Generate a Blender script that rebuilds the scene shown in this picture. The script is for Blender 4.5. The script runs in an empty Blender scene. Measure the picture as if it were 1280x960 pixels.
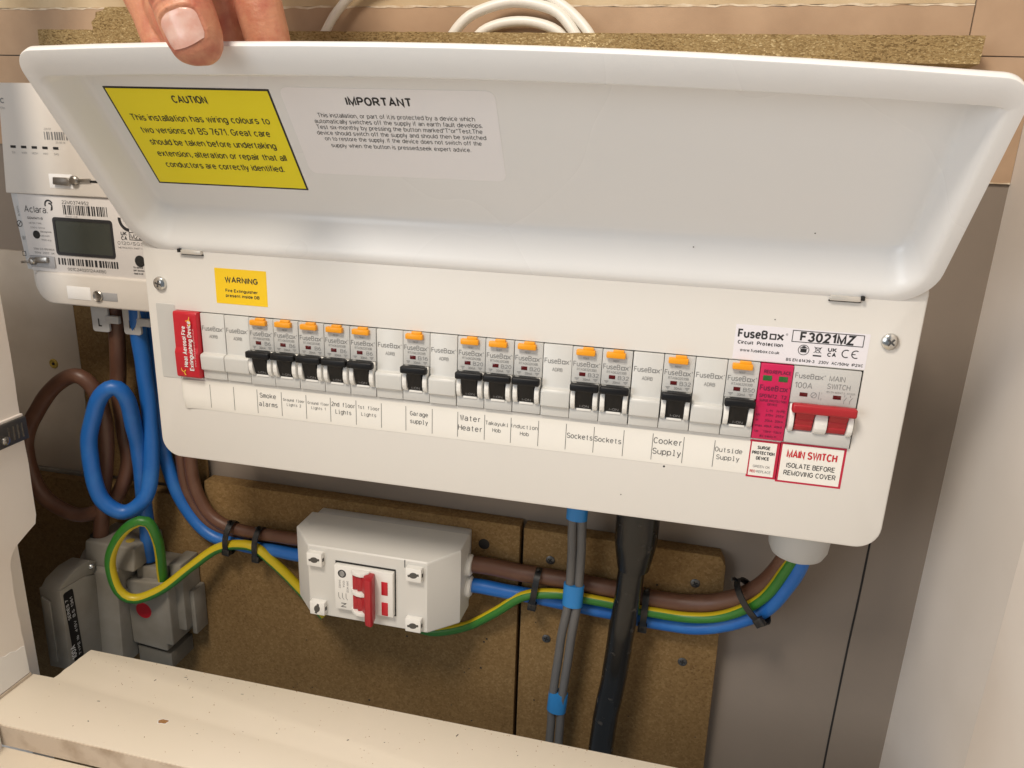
import bpy, bmesh, math, random
from mathutils import Vector, Matrix, noise
random.seed(7)
S = 0.001                                   # everything below is written in millimetres
scene = bpy.context.scene
col = scene.collection

# ------------------------------------------------------------------ camera
cam_data = bpy.data.cameras.new('camera'); cam = bpy.data.objects.new('camera', cam_data); col.objects.link(cam)
_r = Vector((0.97448375, 0.2212402, 0.03787087)); _d = Vector((0.09885368, -0.27154269, -0.95733616)); _f = Vector((-0.20151769, 0.9366522, -0.28648434))
cam.matrix_world = Matrix(((_r.x, -_d.x, -_f.x, 321.714*S), (_r.y, -_d.y, -_f.y, -423.621*S), (_r.z, -_d.z, -_f.z, 147.077*S), (0, 0, 0, 1)))
cam_data.sensor_width = 36; cam_data.lens = 36*920/1280
cam_data.clip_start = 0.01; cam_data.clip_end = 50
scene.camera = cam

# ------------------------------------------------------------------ light
world = bpy.data.worlds.new('World'); scene.world = world; world.use_nodes = True
bg = world.node_tree.nodes['Background']; bg.inputs['Color'].default_value = (0.80, 0.90, 1.0, 1); bg.inputs['Strength'].default_value = 0.19
def area(name, loc, target, size, watts, colour):
    l = bpy.data.lights.new(name, 'AREA'); l.shape = 'DISK'; l.size = size; l.energy = watts; l.color = colour
    o = bpy.data.objects.new(name, l); col.objects.link(o); o.location = [c*S for c in loc]
    o.rotation_euler = (Vector(target)-Vector(loc)).to_track_quat('-Z', 'Y').to_euler(); return o
area('ceiling_lamp', (10, -660, 880), (190, 0, -20), 0.30, 8.4, (1.0, 0.89, 0.755))
area('fill_light', (-620, -1250, 300), (150, 0, 40), 0.8, 6.0, (0.93, 0.965, 1.0))  # added cool fill to brighten the lid interior; stands for no known lamp

scene.render.engine = 'CYCLES'
scene.view_settings.view_transform = 'Standard'; scene.view_settings.look = 'None'
scene.view_settings.exposure = 0.24; scene.view_settings.gamma = 1.0; scene.view_settings.use_curve_mapping = False

# ------------------------------------------------------------------ materials
MATS = {}
def mat(name, c, rough=0.5, c2=None, scale=60, mixlo=0.4, mixhi=0.65, bump=0.0, bscale=800, metal=0.0, spec=0.5, sss=0.0, coat=0.0, detail=6, stretch=(1, 1, 1), rough2=None):
    m = bpy.data.materials.new(name); m.use_nodes = True; nt = m.node_tree; b = nt.nodes['Principled BSDF']
    b.inputs['Base Color'].default_value = (*c, 1); b.inputs['Roughness'].default_value = rough; b.inputs['Metallic'].default_value = metal
    b.inputs['Specular IOR Level'].default_value = spec
    if coat: b.inputs['Coat Weight'].default_value = coat; b.inputs['Coat Roughness'].default_value = 0.12
    if sss:
        b.inputs['Subsurface Weight'].default_value = sss; b.inputs['Subsurface Radius'].default_value = (0.004, 0.0016, 0.0008); b.inputs['Subsurface Scale'].default_value = 1.0
    tc = nt.nodes.new('ShaderNodeTexCoord'); mp = nt.nodes.new('ShaderNodeMapping'); mp.inputs['Scale'].default_value = stretch
    nt.links.new(tc.outputs['Object'], mp.inputs['Vector'])
    if c2:
        n = nt.nodes.new('ShaderNodeTexNoise'); n.inputs['Scale'].default_value = scale; n.inputs['Detail'].default_value = detail
        nt.links.new(mp.outputs['Vector'], n.inputs['Vector'])
        r = nt.nodes.new('ShaderNodeMapRange'); r.inputs['From Min'].default_value = mixlo; r.inputs['From Max'].default_value = mixhi
        nt.links.new(n.outputs['Fac'], r.inputs['Value'])
        x = nt.nodes.new('ShaderNodeMix'); x.data_type = 'RGBA'; x.inputs['A'].default_value = (*c, 1); x.inputs['B'].default_value = (*c2, 1)
        nt.links.new(r.outputs['Result'], x.inputs['Factor']); nt.links.new(x.outputs['Result'], b.inputs['Base Color'])
        if rough2 is not None:
            q = nt.nodes.new('ShaderNodeMapRange'); q.inputs['To Min'].default_value = rough; q.inputs['To Max'].default_value = rough2
            nt.links.new(r.outputs['Result'], q.inputs['Value']); nt.links.new(q.outputs['Result'], b.inputs['Roughness'])
    if bump:
        n2 = nt.nodes.new('ShaderNodeTexNoise'); n2.inputs['Scale'].default_value = bscale; n2.inputs['Detail'].default_value = 3
        nt.links.new(mp.outputs['Vector'], n2.inputs['Vector'])
        bp = nt.nodes.new('ShaderNodeBump'); bp.inputs['Strength'].default_value = bump; bp.inputs['Distance'].default_value = 0.0004
        nt.links.new(n2.outputs['Fac'], bp.inputs['Height']); nt.links.new(bp.outputs['Normal'], b.inputs['Normal'])
    MATS[name] = m; return m

def chip_mat(name, cols, scale, bump, stretch=(1, 1, 1)):
    m = bpy.data.materials.new(name); m.use_nodes = True; nt = m.node_tree; b = nt.nodes['Principled BSDF']; b.inputs['Roughness'].default_value = 0.85
    b.inputs['Specular IOR Level'].default_value = 0.25
    tc = nt.nodes.new('ShaderNodeTexCoord'); mp = nt.nodes.new('ShaderNodeMapping'); mp.inputs['Scale'].default_value = stretch
    nt.links.new(tc.outputs['Object'], mp.inputs['Vector'])
    v = nt.nodes.new('ShaderNodeTexVoronoi'); v.inputs['Scale'].default_value = scale
    n0 = nt.nodes.new('ShaderNodeTexNoise'); n0.inputs['Scale'].default_value = scale*0.8; n0.inputs['Detail'].default_value = 4
    nt.links.new(mp.outputs['Vector'], n0.inputs['Vector'])
    ad = nt.nodes.new('ShaderNodeVectorMath'); ad.operation = 'MULTIPLY_ADD'; ad.inputs[1].default_value = (2.0/scale,)*3
    nt.links.new(n0.outputs['Color'], ad.inputs[0]); nt.links.new(mp.outputs['Vector'], ad.inputs[2]); nt.links.new(ad.outputs[0], v.inputs['Vector'])
    sep = nt.nodes.new('ShaderNodeSeparateColor'); nt.links.new(v.outputs['Color'], sep.inputs['Color'])
    big = nt.nodes.new('ShaderNodeTexNoise'); big.inputs['Scale'].default_value = 18; big.inputs['Detail'].default_value = 5; nt.links.new(tc.outputs['Object'], big.inputs['Vector'])
    mm = nt.nodes.new('ShaderNodeMath'); mm.operation = 'MULTIPLY_ADD'; mm.inputs[1].default_value = 0.55; nt.links.new(sep.outputs['Red'], mm.inputs[0])
    m3 = nt.nodes.new('ShaderNodeMath'); m3.operation = 'MULTIPLY'; m3.inputs[1].default_value = 0.5; nt.links.new(big.outputs['Fac'], m3.inputs[0]); nt.links.new(m3.outputs[0], mm.inputs[2])
    cr = nt.nodes.new('ShaderNodeValToRGB'); nt.links.new(mm.outputs[0], cr.inputs['Fac'])
    e = cr.color_ramp.elements; k = len(cols)
    e[0].position = 0.12; e[0].color = (*cols[0], 1); e[1].position = 0.9; e[1].color = (*cols[-1], 1)
    for i in range(1, k-1):
        q = e.new(0.12+0.78*i/(k-1)); q.color = (*cols[i], 1)
    nt.links.new(cr.outputs['Color'], b.inputs['Base Color'])
    bp = nt.nodes.new('ShaderNodeBump'); bp.inputs['Strength'].default_value = bump; bp.inputs['Distance'].default_value = 0.0006
    nt.links.new(sep.outputs['Green'], bp.inputs['Height']); nt.links.new(bp.outputs['Normal'], b.inputs['Normal'])
    MATS[name] = m

mat('cover', (0.745, 0.725, 0.69), 0.32, c2=(0.72, 0.698, 0.66), scale=6, mixlo=0.3, mixhi=0.8, detail=2, rough2=0.40, bump=0.05, bscale=900)
mat('lid', (0.84, 0.842, 0.842), 0.25, c2=(0.815, 0.816, 0.813), scale=5, mixlo=0.3, mixhi=0.8, detail=2, rough2=0.34, bump=0.04, bscale=900)
mat('module', (0.56, 0.56, 0.545), 0.42)
mat('module_light', (0.63, 0.63, 0.61), 0.35)
mat('cheek', (0.82, 0.81, 0.78), 0.35)
mat('black', (0.007, 0.007, 0.008), 0.42, spec=0.3)
mat('ink', (0.02, 0.02, 0.022), 0.6)
mat('ink_grey', (0.20, 0.20, 0.20), 0.6)
mat('ink_thin', (0.10, 0.10, 0.10), 0.6)
mat('ink_white', (0.75, 0.75, 0.75), 0.6)
mat('ink_red', (0.55, 0.025, 0.035), 0.5)
mat('ink_dark_red', (0.16, 0.01, 0.05), 0.5)
mat('orange', (0.86, 0.35, 0.012), 0.35)
mat('orange_deep', (0.9, 0.27, 0.01), 0.35)
mat('indicator', (0.10, 0.006, 0.006), 0.2)
mat('yellow', (0.93, 0.80, 0.010), 0.4)
mat('amber', (0.90, 0.60, 0.01), 0.4)
mat('white_paper', (0.90, 0.885, 0.90), 0.36)
mat('tape_paper', (0.86, 0.84, 0.79), 0.32)
mat('label_paper', (0.80, 0.78, 0.83), 0.4)
mat('red_device', (0.52, 0.012, 0.025), 0.32)
mat('red_plastic', (0.40, 0.014, 0.022), 0.4)
mat('red_border', (0.50, 0.015, 0.05), 0.45)
mat('magenta', (0.56, 0.010, 0.085), 0.4)
mat('green_window', (0.03, 0.13, 0.03), 0.25)
mat('flame', (0.9, 0.55, 0.06), 0.5)
mat('zinc', (0.62, 0.62, 0.60), 0.22, metal=1.0)
mat('zinc_dark', (0.12, 0.12, 0.12), 0.4, metal=0.8)
mat('seal_metal', (0.42, 0.40, 0.37), 0.35, metal=1.0)
mat('slot', (0.015, 0.014, 0.013), 0.8)
mat('tab', (0.66, 0.63, 0.58), 0.3, metal=0.3)
mat('brown_cable', (0.125, 0.056, 0.034), 0.42, c2=(0.16, 0.08, 0.05), scale=55, mixlo=0.5, mixhi=0.75, bump=0.12, bscale=120, rough2=0.6)
mat('blue_cable', (0.014, 0.13, 0.46), 0.40, c2=(0.03, 0.17, 0.50), scale=55, mixlo=0.5, mixhi=0.75, bump=0.12, bscale=120, rough2=0.6)
mat('green_cable', (0.03, 0.17, 0.02), 0.40)
mat('yellow_cable', (0.55, 0.42, 0.012), 0.40)
mat('grey_cable', (0.12, 0.117, 0.115), 0.48)
mat('black_cable', (0.006, 0.006, 0.006), 0.24, c2=(0.045, 0.04, 0.035), scale=140, mixlo=0.64, mixhi=0.72, rough2=0.6, bump=0.15, bscale=150)
mat('black_tie', (0.010, 0.010, 0.011), 0.35)
mat('blue_tape', (0.02, 0.20, 0.52), 0.45)
mat('white_cable', (0.80, 0.77, 0.70), 0.38)
mat('isolator', (0.66, 0.65, 0.62), 0.45)
mat('isolator_base', (0.52, 0.52, 0.52), 0.5)
mat('gland', (0.50, 0.50, 0.49), 0.45)
mat('fuse', (0.27, 0.25, 0.215), 0.55, c2=(0.21, 0.19, 0.155), scale=30, bump=0.08, bscale=300)
mat('fuse_dark', (0.15, 0.14, 0.118), 0.5)
mat('meter', (0.70, 0.655, 0.60), 0.42)
mat('meter_face', (0.68, 0.65, 0.63), 0.42)
mat('lcd', (0.045, 0.05, 0.042), 0.3, c2=(0.06, 0.066, 0.055), scale=25)
mat('meter_label', (0.36, 0.36, 0.37), 0.6)
mat('tag_white', (0.55, 0.55, 0.55), 0.5)
mat('wall', (0.48, 0.33, 0.215), 0.85, c2=(0.37, 0.245, 0.155), scale=22, mixlo=0.35, mixhi=0.7, bump=0.12, bscale=90)
mat('wall_grey', (0.255, 0.21, 0.172), 0.85, c2=(0.225, 0.186, 0.152), scale=9, mixlo=0.35, mixhi=0.75, bump=0.15, bscale=260, detail=4)
mat('wall_painted', (0.52, 0.455, 0.38), 0.75, c2=(0.44, 0.375, 0.305), scale=18, bump=0.08, bscale=120)
mat('wall_warm_lit', (0.60, 0.47, 0.30), 0.85, c2=(0.50, 0.37, 0.22), scale=25, bump=0.2, bscale=120)  # lighter plaster, with warm yellow light put into its colour
mat('torn_edge', (0.72, 0.62, 0.48), 0.9, c2=(0.55, 0.42, 0.28), scale=120, bump=0.4, bscale=300)
mat('panel_white', (0.87, 0.81, 0.75), 0.6, c2=(0.82, 0.74, 0.67), scale=16, mixlo=0.4, mixhi=0.75, bump=0.10, bscale=160)
mat('panel_patch', (0.88, 0.87, 0.86), 0.6)
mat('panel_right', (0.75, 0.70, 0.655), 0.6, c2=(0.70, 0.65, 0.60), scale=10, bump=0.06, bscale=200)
mat('shelf', (0.84, 0.755, 0.635), 0.62, spec=0.3, c2=(0.81, 0.73, 0.595), scale=7, mixlo=0.35, mixhi=0.7, bump=0.04, bscale=300)
mat('shelf_edge', (0.62, 0.53, 0.44), 0.6, c2=(0.42, 0.33, 0.25), scale=45, mixlo=0.5, mixhi=0.72)
mat('chip_mark', (0.40, 0.21, 0.08), 0.8, c2=(0.2, 0.09, 0.03), scale=400)
mat('latch', (0.13, 0.125, 0.12), 0.38, metal=0.7)
mat('plug', (0.42, 0.30, 0.05), 0.6)
mat('skin', (0.57, 0.255, 0.15), 0.45, c2=(0.45, 0.135, 0.085), scale=85, mixlo=0.42, mixhi=0.66, bump=0.7, bscale=650, sss=0.18)
mat('nail', (0.66, 0.37, 0.30), 0.22, c2=(0.72, 0.48, 0.41), scale=160, sss=0.1)
chip_mat('chip_face', [(0.125, 0.070, 0.026), (0.185, 0.110, 0.042), (0.21, 0.128, 0.050), (0.235, 0.146, 0.060), (0.285, 0.187, 0.085)], 640, 0.06)
chip_mat('chip_edge', [(0.09, 0.052, 0.02), (0.25, 0.165, 0.068), (0.42, 0.30, 0.14), (0.30, 0.20, 0.085), (0.80, 0.64, 0.36)], 1500, 0.9, (0.5, 1, 1))

# ------------------------------------------------------------------ object helpers
WP = {}
def tag(o, label, cat=None, group=None, kind=None):
    o['label'] = label
    if cat: o['category'] = cat
    if group: o['group'] = group
    if kind: o['kind'] = kind
    return o
def thing(name, loc, label, cat, group=None):
    o = bpy.data.objects.new(name, None); o.empty_display_size = 0.02; col.objects.link(o)
    o.location = [c*S for c in loc]; WP[o] = Vector(loc); return tag(o, label, cat, group)
def link(o, parent, loc):
    col.objects.link(o)
    base = WP[parent] if parent else Vector((0, 0, 0))
    if parent: o.parent = parent
    o.location = [c*S for c in loc]; WP[o] = base+Vector(loc); return o
def inst(src, parent, loc=(0, 0, 0)):
    o = bpy.data.objects.new(src.name.split('.')[0], src.data); return link(o, parent, loc)

class G:
    """collects shapes (mm) and links them as one mesh object"""
    def __init__(s): s.bm = bmesh.new(); s.mi = 0
    def _new(s, before):
        for f in s.bm.faces:
            if f not in before: f.material_index = s.mi
    def add(s, verts, faces):
        vs = [s.bm.verts.new(v) for v in verts]
        for f in faces:
            try: fc = s.bm.faces.new([vs[i] for i in f]); fc.material_index = s.mi
            except ValueError: pass
        return vs
    def box(s, x0, x1, y0, y1, z0, z1, bev=0.0, seg=2, M=None):
        t = bmesh.new()
        V = [t.verts.new((x, y, z)) for x in (x0, x1) for y in (y0, y1) for z in (z0, z1)]
        for f in ((0, 1, 3, 2), (4, 6, 7, 5), (0, 4, 5, 1), (2, 3, 7, 6), (0, 2, 6, 4), (1, 5, 7, 3)): t.faces.new([V[i] for i in f])
        if bev: bmesh.ops.bevel(t, geom=list(t.edges), offset=bev, segments=seg, profile=0.5, affect='EDGES')
        s.merge(t, M); return s
    def prism(s, pts, a0, a1, axis='x', bev=0.0, seg=2, M=None):
        """outline pts extruded along axis: x -> pts are (y,z); y -> (x,z); z -> (x,y)"""
        def P(p, a): return {'x': (a, p[0], p[1]), 'y': (p[0], a, p[1]), 'z': (p[0], p[1], a)}[axis]
        t = bmesh.new(); A = [t.verts.new(P(p, a0)) for p in pts]; B = [t.verts.new(P(p, a1)) for p in pts]; n = len(pts)
        t.faces.new(A); t.faces.new(B[::-1])
        for i in range(n): t.faces.new((A[i], B[i], B[(i+1) % n], A[(i+1) % n]))
        bmesh.ops.recalc_face_normals(t, faces=list(t.faces))
        if bev: bmesh.ops.bevel(t, geom=list(t.edges), offset=bev, segments=seg, profile=0.5, affect='EDGES')
        s.merge(t, M); return s
    def merge(s, t, M=None):
        if M: bmesh.ops.transform(t, matrix=M, verts=list(t.verts))
        t.verts.index_update(); vs = [s.bm.verts.new(v.co) for v in t.verts]
        for f in t.faces:
            try: q = s.bm.faces.new([vs[v.index] for v in f.verts]); q.material_index = s.mi
            except ValueError: pass
        t.free()
    def lathe(s, prof, c, axis=(0, -1, 0), seg=24):
        """profile [(radius, height)] round axis through c"""
        ax = Vector(axis).normalized(); u = ax.orthogonal().normalized(); w = ax.cross(u); c = Vector(c); rings = []
        for r, h in prof:
            rings.append([s.bm.verts.new(c+ax*h+(u*math.cos(2*math.pi*k/seg)+w*math.sin(2*math.pi*k/seg))*max(r, 1e-3)) for k in range(seg)])
        for a, b in zip(rings, rings[1:]):
            for k in range(seg):
                f = s.bm.faces.new((a[k], a[(k+1) % seg], b[(k+1) % seg], b[k])); f.material_index = s.mi
        for ring in (rings[0][::-1], rings[-1]):
            f = s.bm.faces.new(ring); f.material_index = s.mi
        return s
    def tube(s, pts, r, seg=14, step=4.0, stripe=None, radii=None, squash=1.0):
        P, R = spline(pts, step, radii or [r]*len(pts)); n = len(P); sdir = None
        if stripe and isinstance(stripe[1], Vector): sdir = stripe; stripe = None
        T = [((P[min(i+1, n-1)]-P[max(i-1, 0)])).normalized() for i in range(n)]
        u = T[0].orthogonal().normalized(); rings = []
        for i in range(n):
            u = (u-T[i]*u.dot(T[i])).normalized(); w = T[i].cross(u); jit = noise.noise_vector(P[i]*.035)*.9*min(1, R[i]/5); rr = R[i]*(1+.03*noise.noise(P[i]*.09))
            rings.append([s.bm.verts.new(P[i]+jit+(u*math.cos(2*math.pi*k/seg)+w*math.sin(2*math.pi*k/seg)*squash)*rr) for k in range(seg)])
            if sdir and i == int(sdir[0]*(n-1)):
                k0 = int(round(math.atan2(sdir[1].dot(w), sdir[1].dot(u))/(2*math.pi)*seg-.5)); stripe = [1 if (k-k0+3) % seg < 7 else 0 for k in range(seg)]
        for a, b in zip(rings, rings[1:]):
            for k in range(seg):
                f = s.bm.faces.new((a[k], a[(k+1) % seg], b[(k+1) % seg], b[k]))
                f.material_index = stripe[k % seg] if stripe else s.mi
        for ring in (rings[0][::-1], rings[-1]):
            f = s.bm.faces.new(ring); f.material_index = s.mi
        return s
    def rings(s, rings, cap0=False, cap1=False):
        R = [[s.bm.verts.new(p) for p in r] for r in rings]; n = len(R[0])
        for a, b in zip(R, R[1:]):
            for k in range(n):
                try: f = s.bm.faces.new((a[k], a[(k+1) % n], b[(k+1) % n], b[k])); f.material_index = s.mi
                except ValueError: pass
        if cap0: s.bm.faces.new(R[0][::-1]).material_index = s.mi
        if cap1: s.bm.faces.new(R[-1]).material_index = s.mi
        return s
    def obj(s, name, mats, parent=None, loc=None, smooth=35, recalc=True, base=None):
        bm = s.bm
        bmesh.ops.remove_doubles(bm, verts=list(bm.verts), dist=1e-4) if recalc else None
        if recalc: bmesh.ops.recalc_face_normals(bm, faces=list(bm.faces))
        off = Vector((0, 0, 0))
        if loc is None:
            if parent: off = WP[parent]
            elif base is not None: off = Vector(base)
        bmesh.ops.transform(bm, matrix=Matrix.Scale(S, 4) @ Matrix.Translation(-off), verts=list(bm.verts))
        me = bpy.data.meshes.new(name); bm.to_mesh(me); bm.free()
        for m in (mats if isinstance(mats, (list, tuple)) else [mats]): me.materials.append(MATS[m])
        for p in me.polygons: p.use_smooth = True
        me.set_sharp_from_angle(angle=math.radians(smooth))
        o = bpy.data.objects.new(name, me)
        if loc is None: loc = (0, 0, 0) if parent else (base if base is not None else (0, 0, 0))
        return link(o, parent, loc)

def spline(pts, step, radii):
    P = [Vector(p) for p in pts]
    if len(P) == 2: P = [P[0], (P[0]+P[1])/2, P[1]]; radii = [radii[0], sum(radii)/2, radii[-1]]
    Q = [P[0]*2-P[1]]+P+[P[-1]*2-P[-2]]; out = []; R = []
    for i in range(1, len(Q)-2):
        a, b, c, d = Q[i-1:i+3]; n = max(2, int((c-b).length/step))
        for k in range(n):
            t = k/n
            out.append(0.5*((2*b)+(c-a)*t+(2*a-5*b+4*c-d)*t*t+(3*b-a-3*c+d)*t**3)); R.append(radii[i-1]*(1-t)+radii[min(i, len(radii)-1)]*t)
    out.append(P[-1]); R.append(radii[-1]); return out, R

def rrect(x0, x1, z0, z1, r, n=8):
    """rounded rectangle, r = (bl, br, tr, tl), 4*(n+1) points"""
    if not isinstance(r, (tuple, list)): r = (r,)*4
    pts = []
    for (cx, cz, a0, rr) in ((x0+r[0], z0+r[0], 180, r[0]), (x1-r[1], z0+r[1], 270, r[1]), (x1-r[2], z1-r[2], 0, r[2]), (x0+r[3], z1-r[3], 90, r[3])):
        for k in range(n+1):
            a = math.radians(a0+90*k/n); pts.append((cx+rr*math.cos(a), cz+rr*math.sin(a)))
    return pts

# ------------------------------------------------------------------ flat print: a monoline sans drawn from strokes and arcs
def _L(*p): return ('L', [(p[i], p[i+1]) for i in range(0, len(p), 2)])
def _A(cx, cy, rx, ry, a0, a1): return ('A', cx, cy, rx, ry, a0, a1)
_O = _A(2.7, 3.5, 2.7, 3.5, 0, 360); _o = _A(2.1, 2.55, 2.1, 2.55, 0, 360)
GL = {
'A': (5.4, [_L(0,0,2.7,7,5.4,0), _L(.9,2.3,4.5,2.3)]), 'B': (4.8, [_L(0,0,0,7), _L(0,7,2.6,7), _A(2.6,5.4,1.9,1.6,90,-90), _L(2.6,3.8,0,3.8), _L(2.7,3.8,2.8,3.8), _A(2.8,1.9,2,1.9,90,-90), _L(2.8,0,0,0)]),
'C': (5.2, [_A(2.7,3.5,2.7,3.5,42,318)]), 'D': (5, [_L(0,0,0,7), _L(0,7,2.1,7), _A(2.1,3.5,2.9,3.5,90,-90), _L(2.1,0,0,0)]), 'E': (4.4, [_L(4.4,7,0,7,0,0,4.4,0), _L(0,3.7,4,3.7)]),
'F': (4.1, [_L(4.1,7,0,7,0,0), _L(0,3.6,3.6,3.6)]), 'G': (5.5, [_A(2.8,3.5,2.8,3.5,42,328), _L(3.1,3.3,5.3,3.3,5.3,1.2)]), 'H': (4.8, [_L(0,0,0,7), _L(4.8,0,4.8,7), _L(0,3.7,4.8,3.7)]),
'I': (0, [_L(0,0,0,7)]), 'J': (3.2, [_L(3.2,7,3.2,1.7), _A(1.6,1.7,1.6,1.7,0,-175)]), 'K': (4.8, [_L(0,0,0,7), _L(4.6,7,0,2.3), _L(1.6,3.9,4.8,0)]), 'L': (3.8, [_L(0,7,0,0,3.8,0)]),
'M': (5.8, [_L(0,0,0,7,2.9,.2,5.8,7,5.8,0)]), 'N': (4.8, [_L(0,0,0,7,4.8,0,4.8,7)]), 'O': (5.4, [_O]), 'P': (4.6, [_L(0,0,0,7), _L(0,7,2.7,7), _A(2.7,5.15,1.9,1.85,90,-90), _L(2.7,3.3,0,3.3)]),
'Q': (5.4, [_O, _L(3.4,1.7,5.4,-.4)]), 'R': (5, [_L(0,0,0,7), _L(0,7,2.8,7), _A(2.8,5.2,1.9,1.8,90,-90), _L(2.8,3.4,0,3.4), _L(2.4,3.4,5,0)]), 'S': (4.8, [_A(2.4,5.25,2.2,1.75,25,270), _A(2.4,1.75,2.4,1.75,90,-160)]),
'T': (5, [_L(0,7,5,7), _L(2.5,7,2.5,0)]), 'U': (4.8, [_L(0,7,0,2.3), _A(2.4,2.3,2.4,2.3,180,360), _L(4.8,2.3,4.8,7)]), 'V': (5.2, [_L(0,7,2.6,0,5.2,7)]), 'W': (7.4, [_L(0,7,1.9,0,3.7,7,5.5,0,7.4,7)]),
'X': (5, [_L(0,0,5,7), _L(0,7,5,0)]), 'Y': (5.2, [_L(0,7,2.6,3.1,5.2,7), _L(2.6,3.1,2.6,0)]), 'Z': (4.8, [_L(.2,7,4.8,7,0,0,4.8,0)]),
'a': (4, [_A(2.05,3.5,1.9,1.6,155,0), _L(3.95,3.5,3.95,0), _A(1.9,1.45,1.9,1.45,20,380)]), 'b': (4.2, [_L(0,7,0,0), _o]), 'c': (4, [_A(2.1,2.55,2.1,2.55,48,312)]), 'd': (4.2, [_L(4.2,7,4.2,0), _o]),
'e': (4.2, [_L(0,2.7,4.2,2.7), _A(2.1,2.55,2.1,2.55,4,318)]), 'f': (2.4, [_A(2.2,5.7,1.2,1.3,80,180), _L(1,5.7,1,0), _L(0,5,2.3,5)]), 'g': (4.2, [_o, _L(4.2,5.1,4.2,0), _A(2.1,0,2.1,2,0,-155)]),
'h': (4, [_L(0,0,0,7), _A(2,3,2,2.1,165,0), _L(4,3,4,0)]), 'i': (0, [_L(0,0,0,5.1), _L(0,6.2,0,7.1)]), 'j': (1, [_L(1,5.1,1,-.8), _A(0,-.8,1,1.1,0,-90), _L(1,6.2,1,7.1)]), 'k': (3.8, [_L(0,0,0,7), _L(3.6,5.1,0,1.7), _L(1.3,2.9,3.8,0)]),
'l': (0, [_L(0,0,0,7)]), 'm': (6.2, [_L(0,0,0,5.1), _A(1.55,3.5,1.55,1.6,180,0), _L(3.1,3.5,3.1,0), _A(4.65,3.5,1.55,1.6,180,0), _L(6.2,3.5,6.2,0)]), 'n': (4, [_L(0,0,0,5.1), _A(2,3.1,2,2,175,0), _L(4,3.1,4,0)]),
'o': (4.2, [_o]), 'p': (4.2, [_L(0,5.1,0,-2), _o]), 'q': (4.2, [_L(4.2,5.1,4.2,-2), _o]), 'r': (2, [_L(0,0,0,5.1), _A(1.7,3.2,1.7,1.9,180,75)]), 's': (3.6, [_A(1.8,3.8,1.65,1.3,25,270), _A(1.8,1.25,1.8,1.25,90,-160)]),
't': (2.2, [_L(1,6.6,1,1.2), _A(2.1,1.2,1.1,1.2,180,275), _L(0,5,2.2,5)]), 'u': (4, [_L(0,5.1,0,1.9), _A(2,1.9,2,1.9,180,350), _L(4,5.1,4,0)]), 'v': (4, [_L(0,5.1,2,0,4,5.1)]), 'w': (6, [_L(0,5.1,1.5,0,3,5.1,4.5,0,6,5.1)]),
'x': (3.8, [_L(0,0,3.8,5.1), _L(0,5.1,3.8,0)]), 'y': (4, [_L(0,5.1,2,.1), _L(4,5.1,1.6,-1.4,.4,-1.9)]), 'z': (3.6, [_L(.1,5.1,3.6,5.1,0,0,3.6,0)]),
'0': (4.2, [_A(2.1,3.5,2.1,3.5,0,360)]), '1': (2.2, [_L(0,5.3,2,7,2,0)]), '2': (4.3, [_A(2.1,5.05,2.05,1.95,165,-20), _L(4.03,4.4,0,0,4.3,0)]), '3': (4.2, [_A(2,5.3,1.9,1.7,160,-90), _A(2,1.85,2.15,1.85,90,-160)]),
'4': (4.6, [_L(3.4,0,3.4,7,0,2.2,4.6,2.2)]), '5': (4.3, [_L(3.9,7,.8,7,.3,3.6), _A(2.1,2.3,2.15,2.3,140,-155)]), '6': (4.2, [_A(2.1,2.2,2.1,2.2,0,360), _A(3.6,2.6,3.6,4.4,178,95)]), '7': (4.2, [_L(0,7,4.2,7,1.5,0)]),
'8': (4.2, [_A(2.1,5.3,1.85,1.7,0,360), _A(2.1,1.85,2.1,1.85,0,360)]), '9': (4.2, [_A(2.1,4.8,2.1,2.2,0,360), _A(.6,4.4,3.6,4.4,-2,-85)]),
'.': (0, [_L(0,-.1,0,.75)]), ',': (.3, [_L(.3,.7,.3,0,0,-1.2)]), '-': (2, [_L(0,2.6,2,2.6)]), ':': (0, [_L(0,-.1,0,.75), _L(0,4.3,0,5.1)]), '/': (2.4, [_L(0,0,2.4,7)]), '(': (1.4, [_A(2.6,2.6,2.6,5,130,230)]), ')': (1.4, [_A(-1.2,2.6,2.6,5,50,-50)]), '"': (1.5, [_L(0,7,0,5), _L(1.5,7,1.5,5)]),
' ': (1.4, [])}
def stroke_pts(st):
    if st[0] == 'L': return st[1], False
    _, cx, cy, rx, ry, a0, a1 = st; n = max(4, int(abs(a1-a0)/24)); cl = abs(a1-a0) >= 359
    return [(cx+rx*math.cos(math.radians(a0+(a1-a0)*k/n)), cy+ry*math.sin(math.radians(a0+(a1-a0)*k/n))) for k in range(n if cl else n+1)], cl
def ribbon(P, cl, w):
    """outline quads of a polyline with mitred joints"""
    n = len(P); V = []; F = []
    for i in range(n):
        def d(a, b):
            x, y = P[b][0]-P[a][0], P[b][1]-P[a][1]; l = math.hypot(x, y) or 1; return x/l, y/l
        if cl: d0 = d(i-1, i); d1 = d(i, (i+1) % n)
        else: d0 = d(i-1, i) if i > 0 else d(i, i+1); d1 = d(i, i+1) if i < n-1 else d0
        mx, my = -(d0[1]+d1[1]), d0[0]+d1[0]; l = math.hypot(mx, my) or 1; mx /= l; my /= l
        k = w/2/max(.42, mx*-d0[1]+my*d0[0]); V += [(P[i][0]+mx*k, P[i][1]+my*k), (P[i][0]-mx*k, P[i][1]-my*k)]
    for i in range(n if cl else n-1):
        a = 2*i; b = 2*((i+1) % n); F.append((a, a+1, b+1, b))
    return V, F

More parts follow.
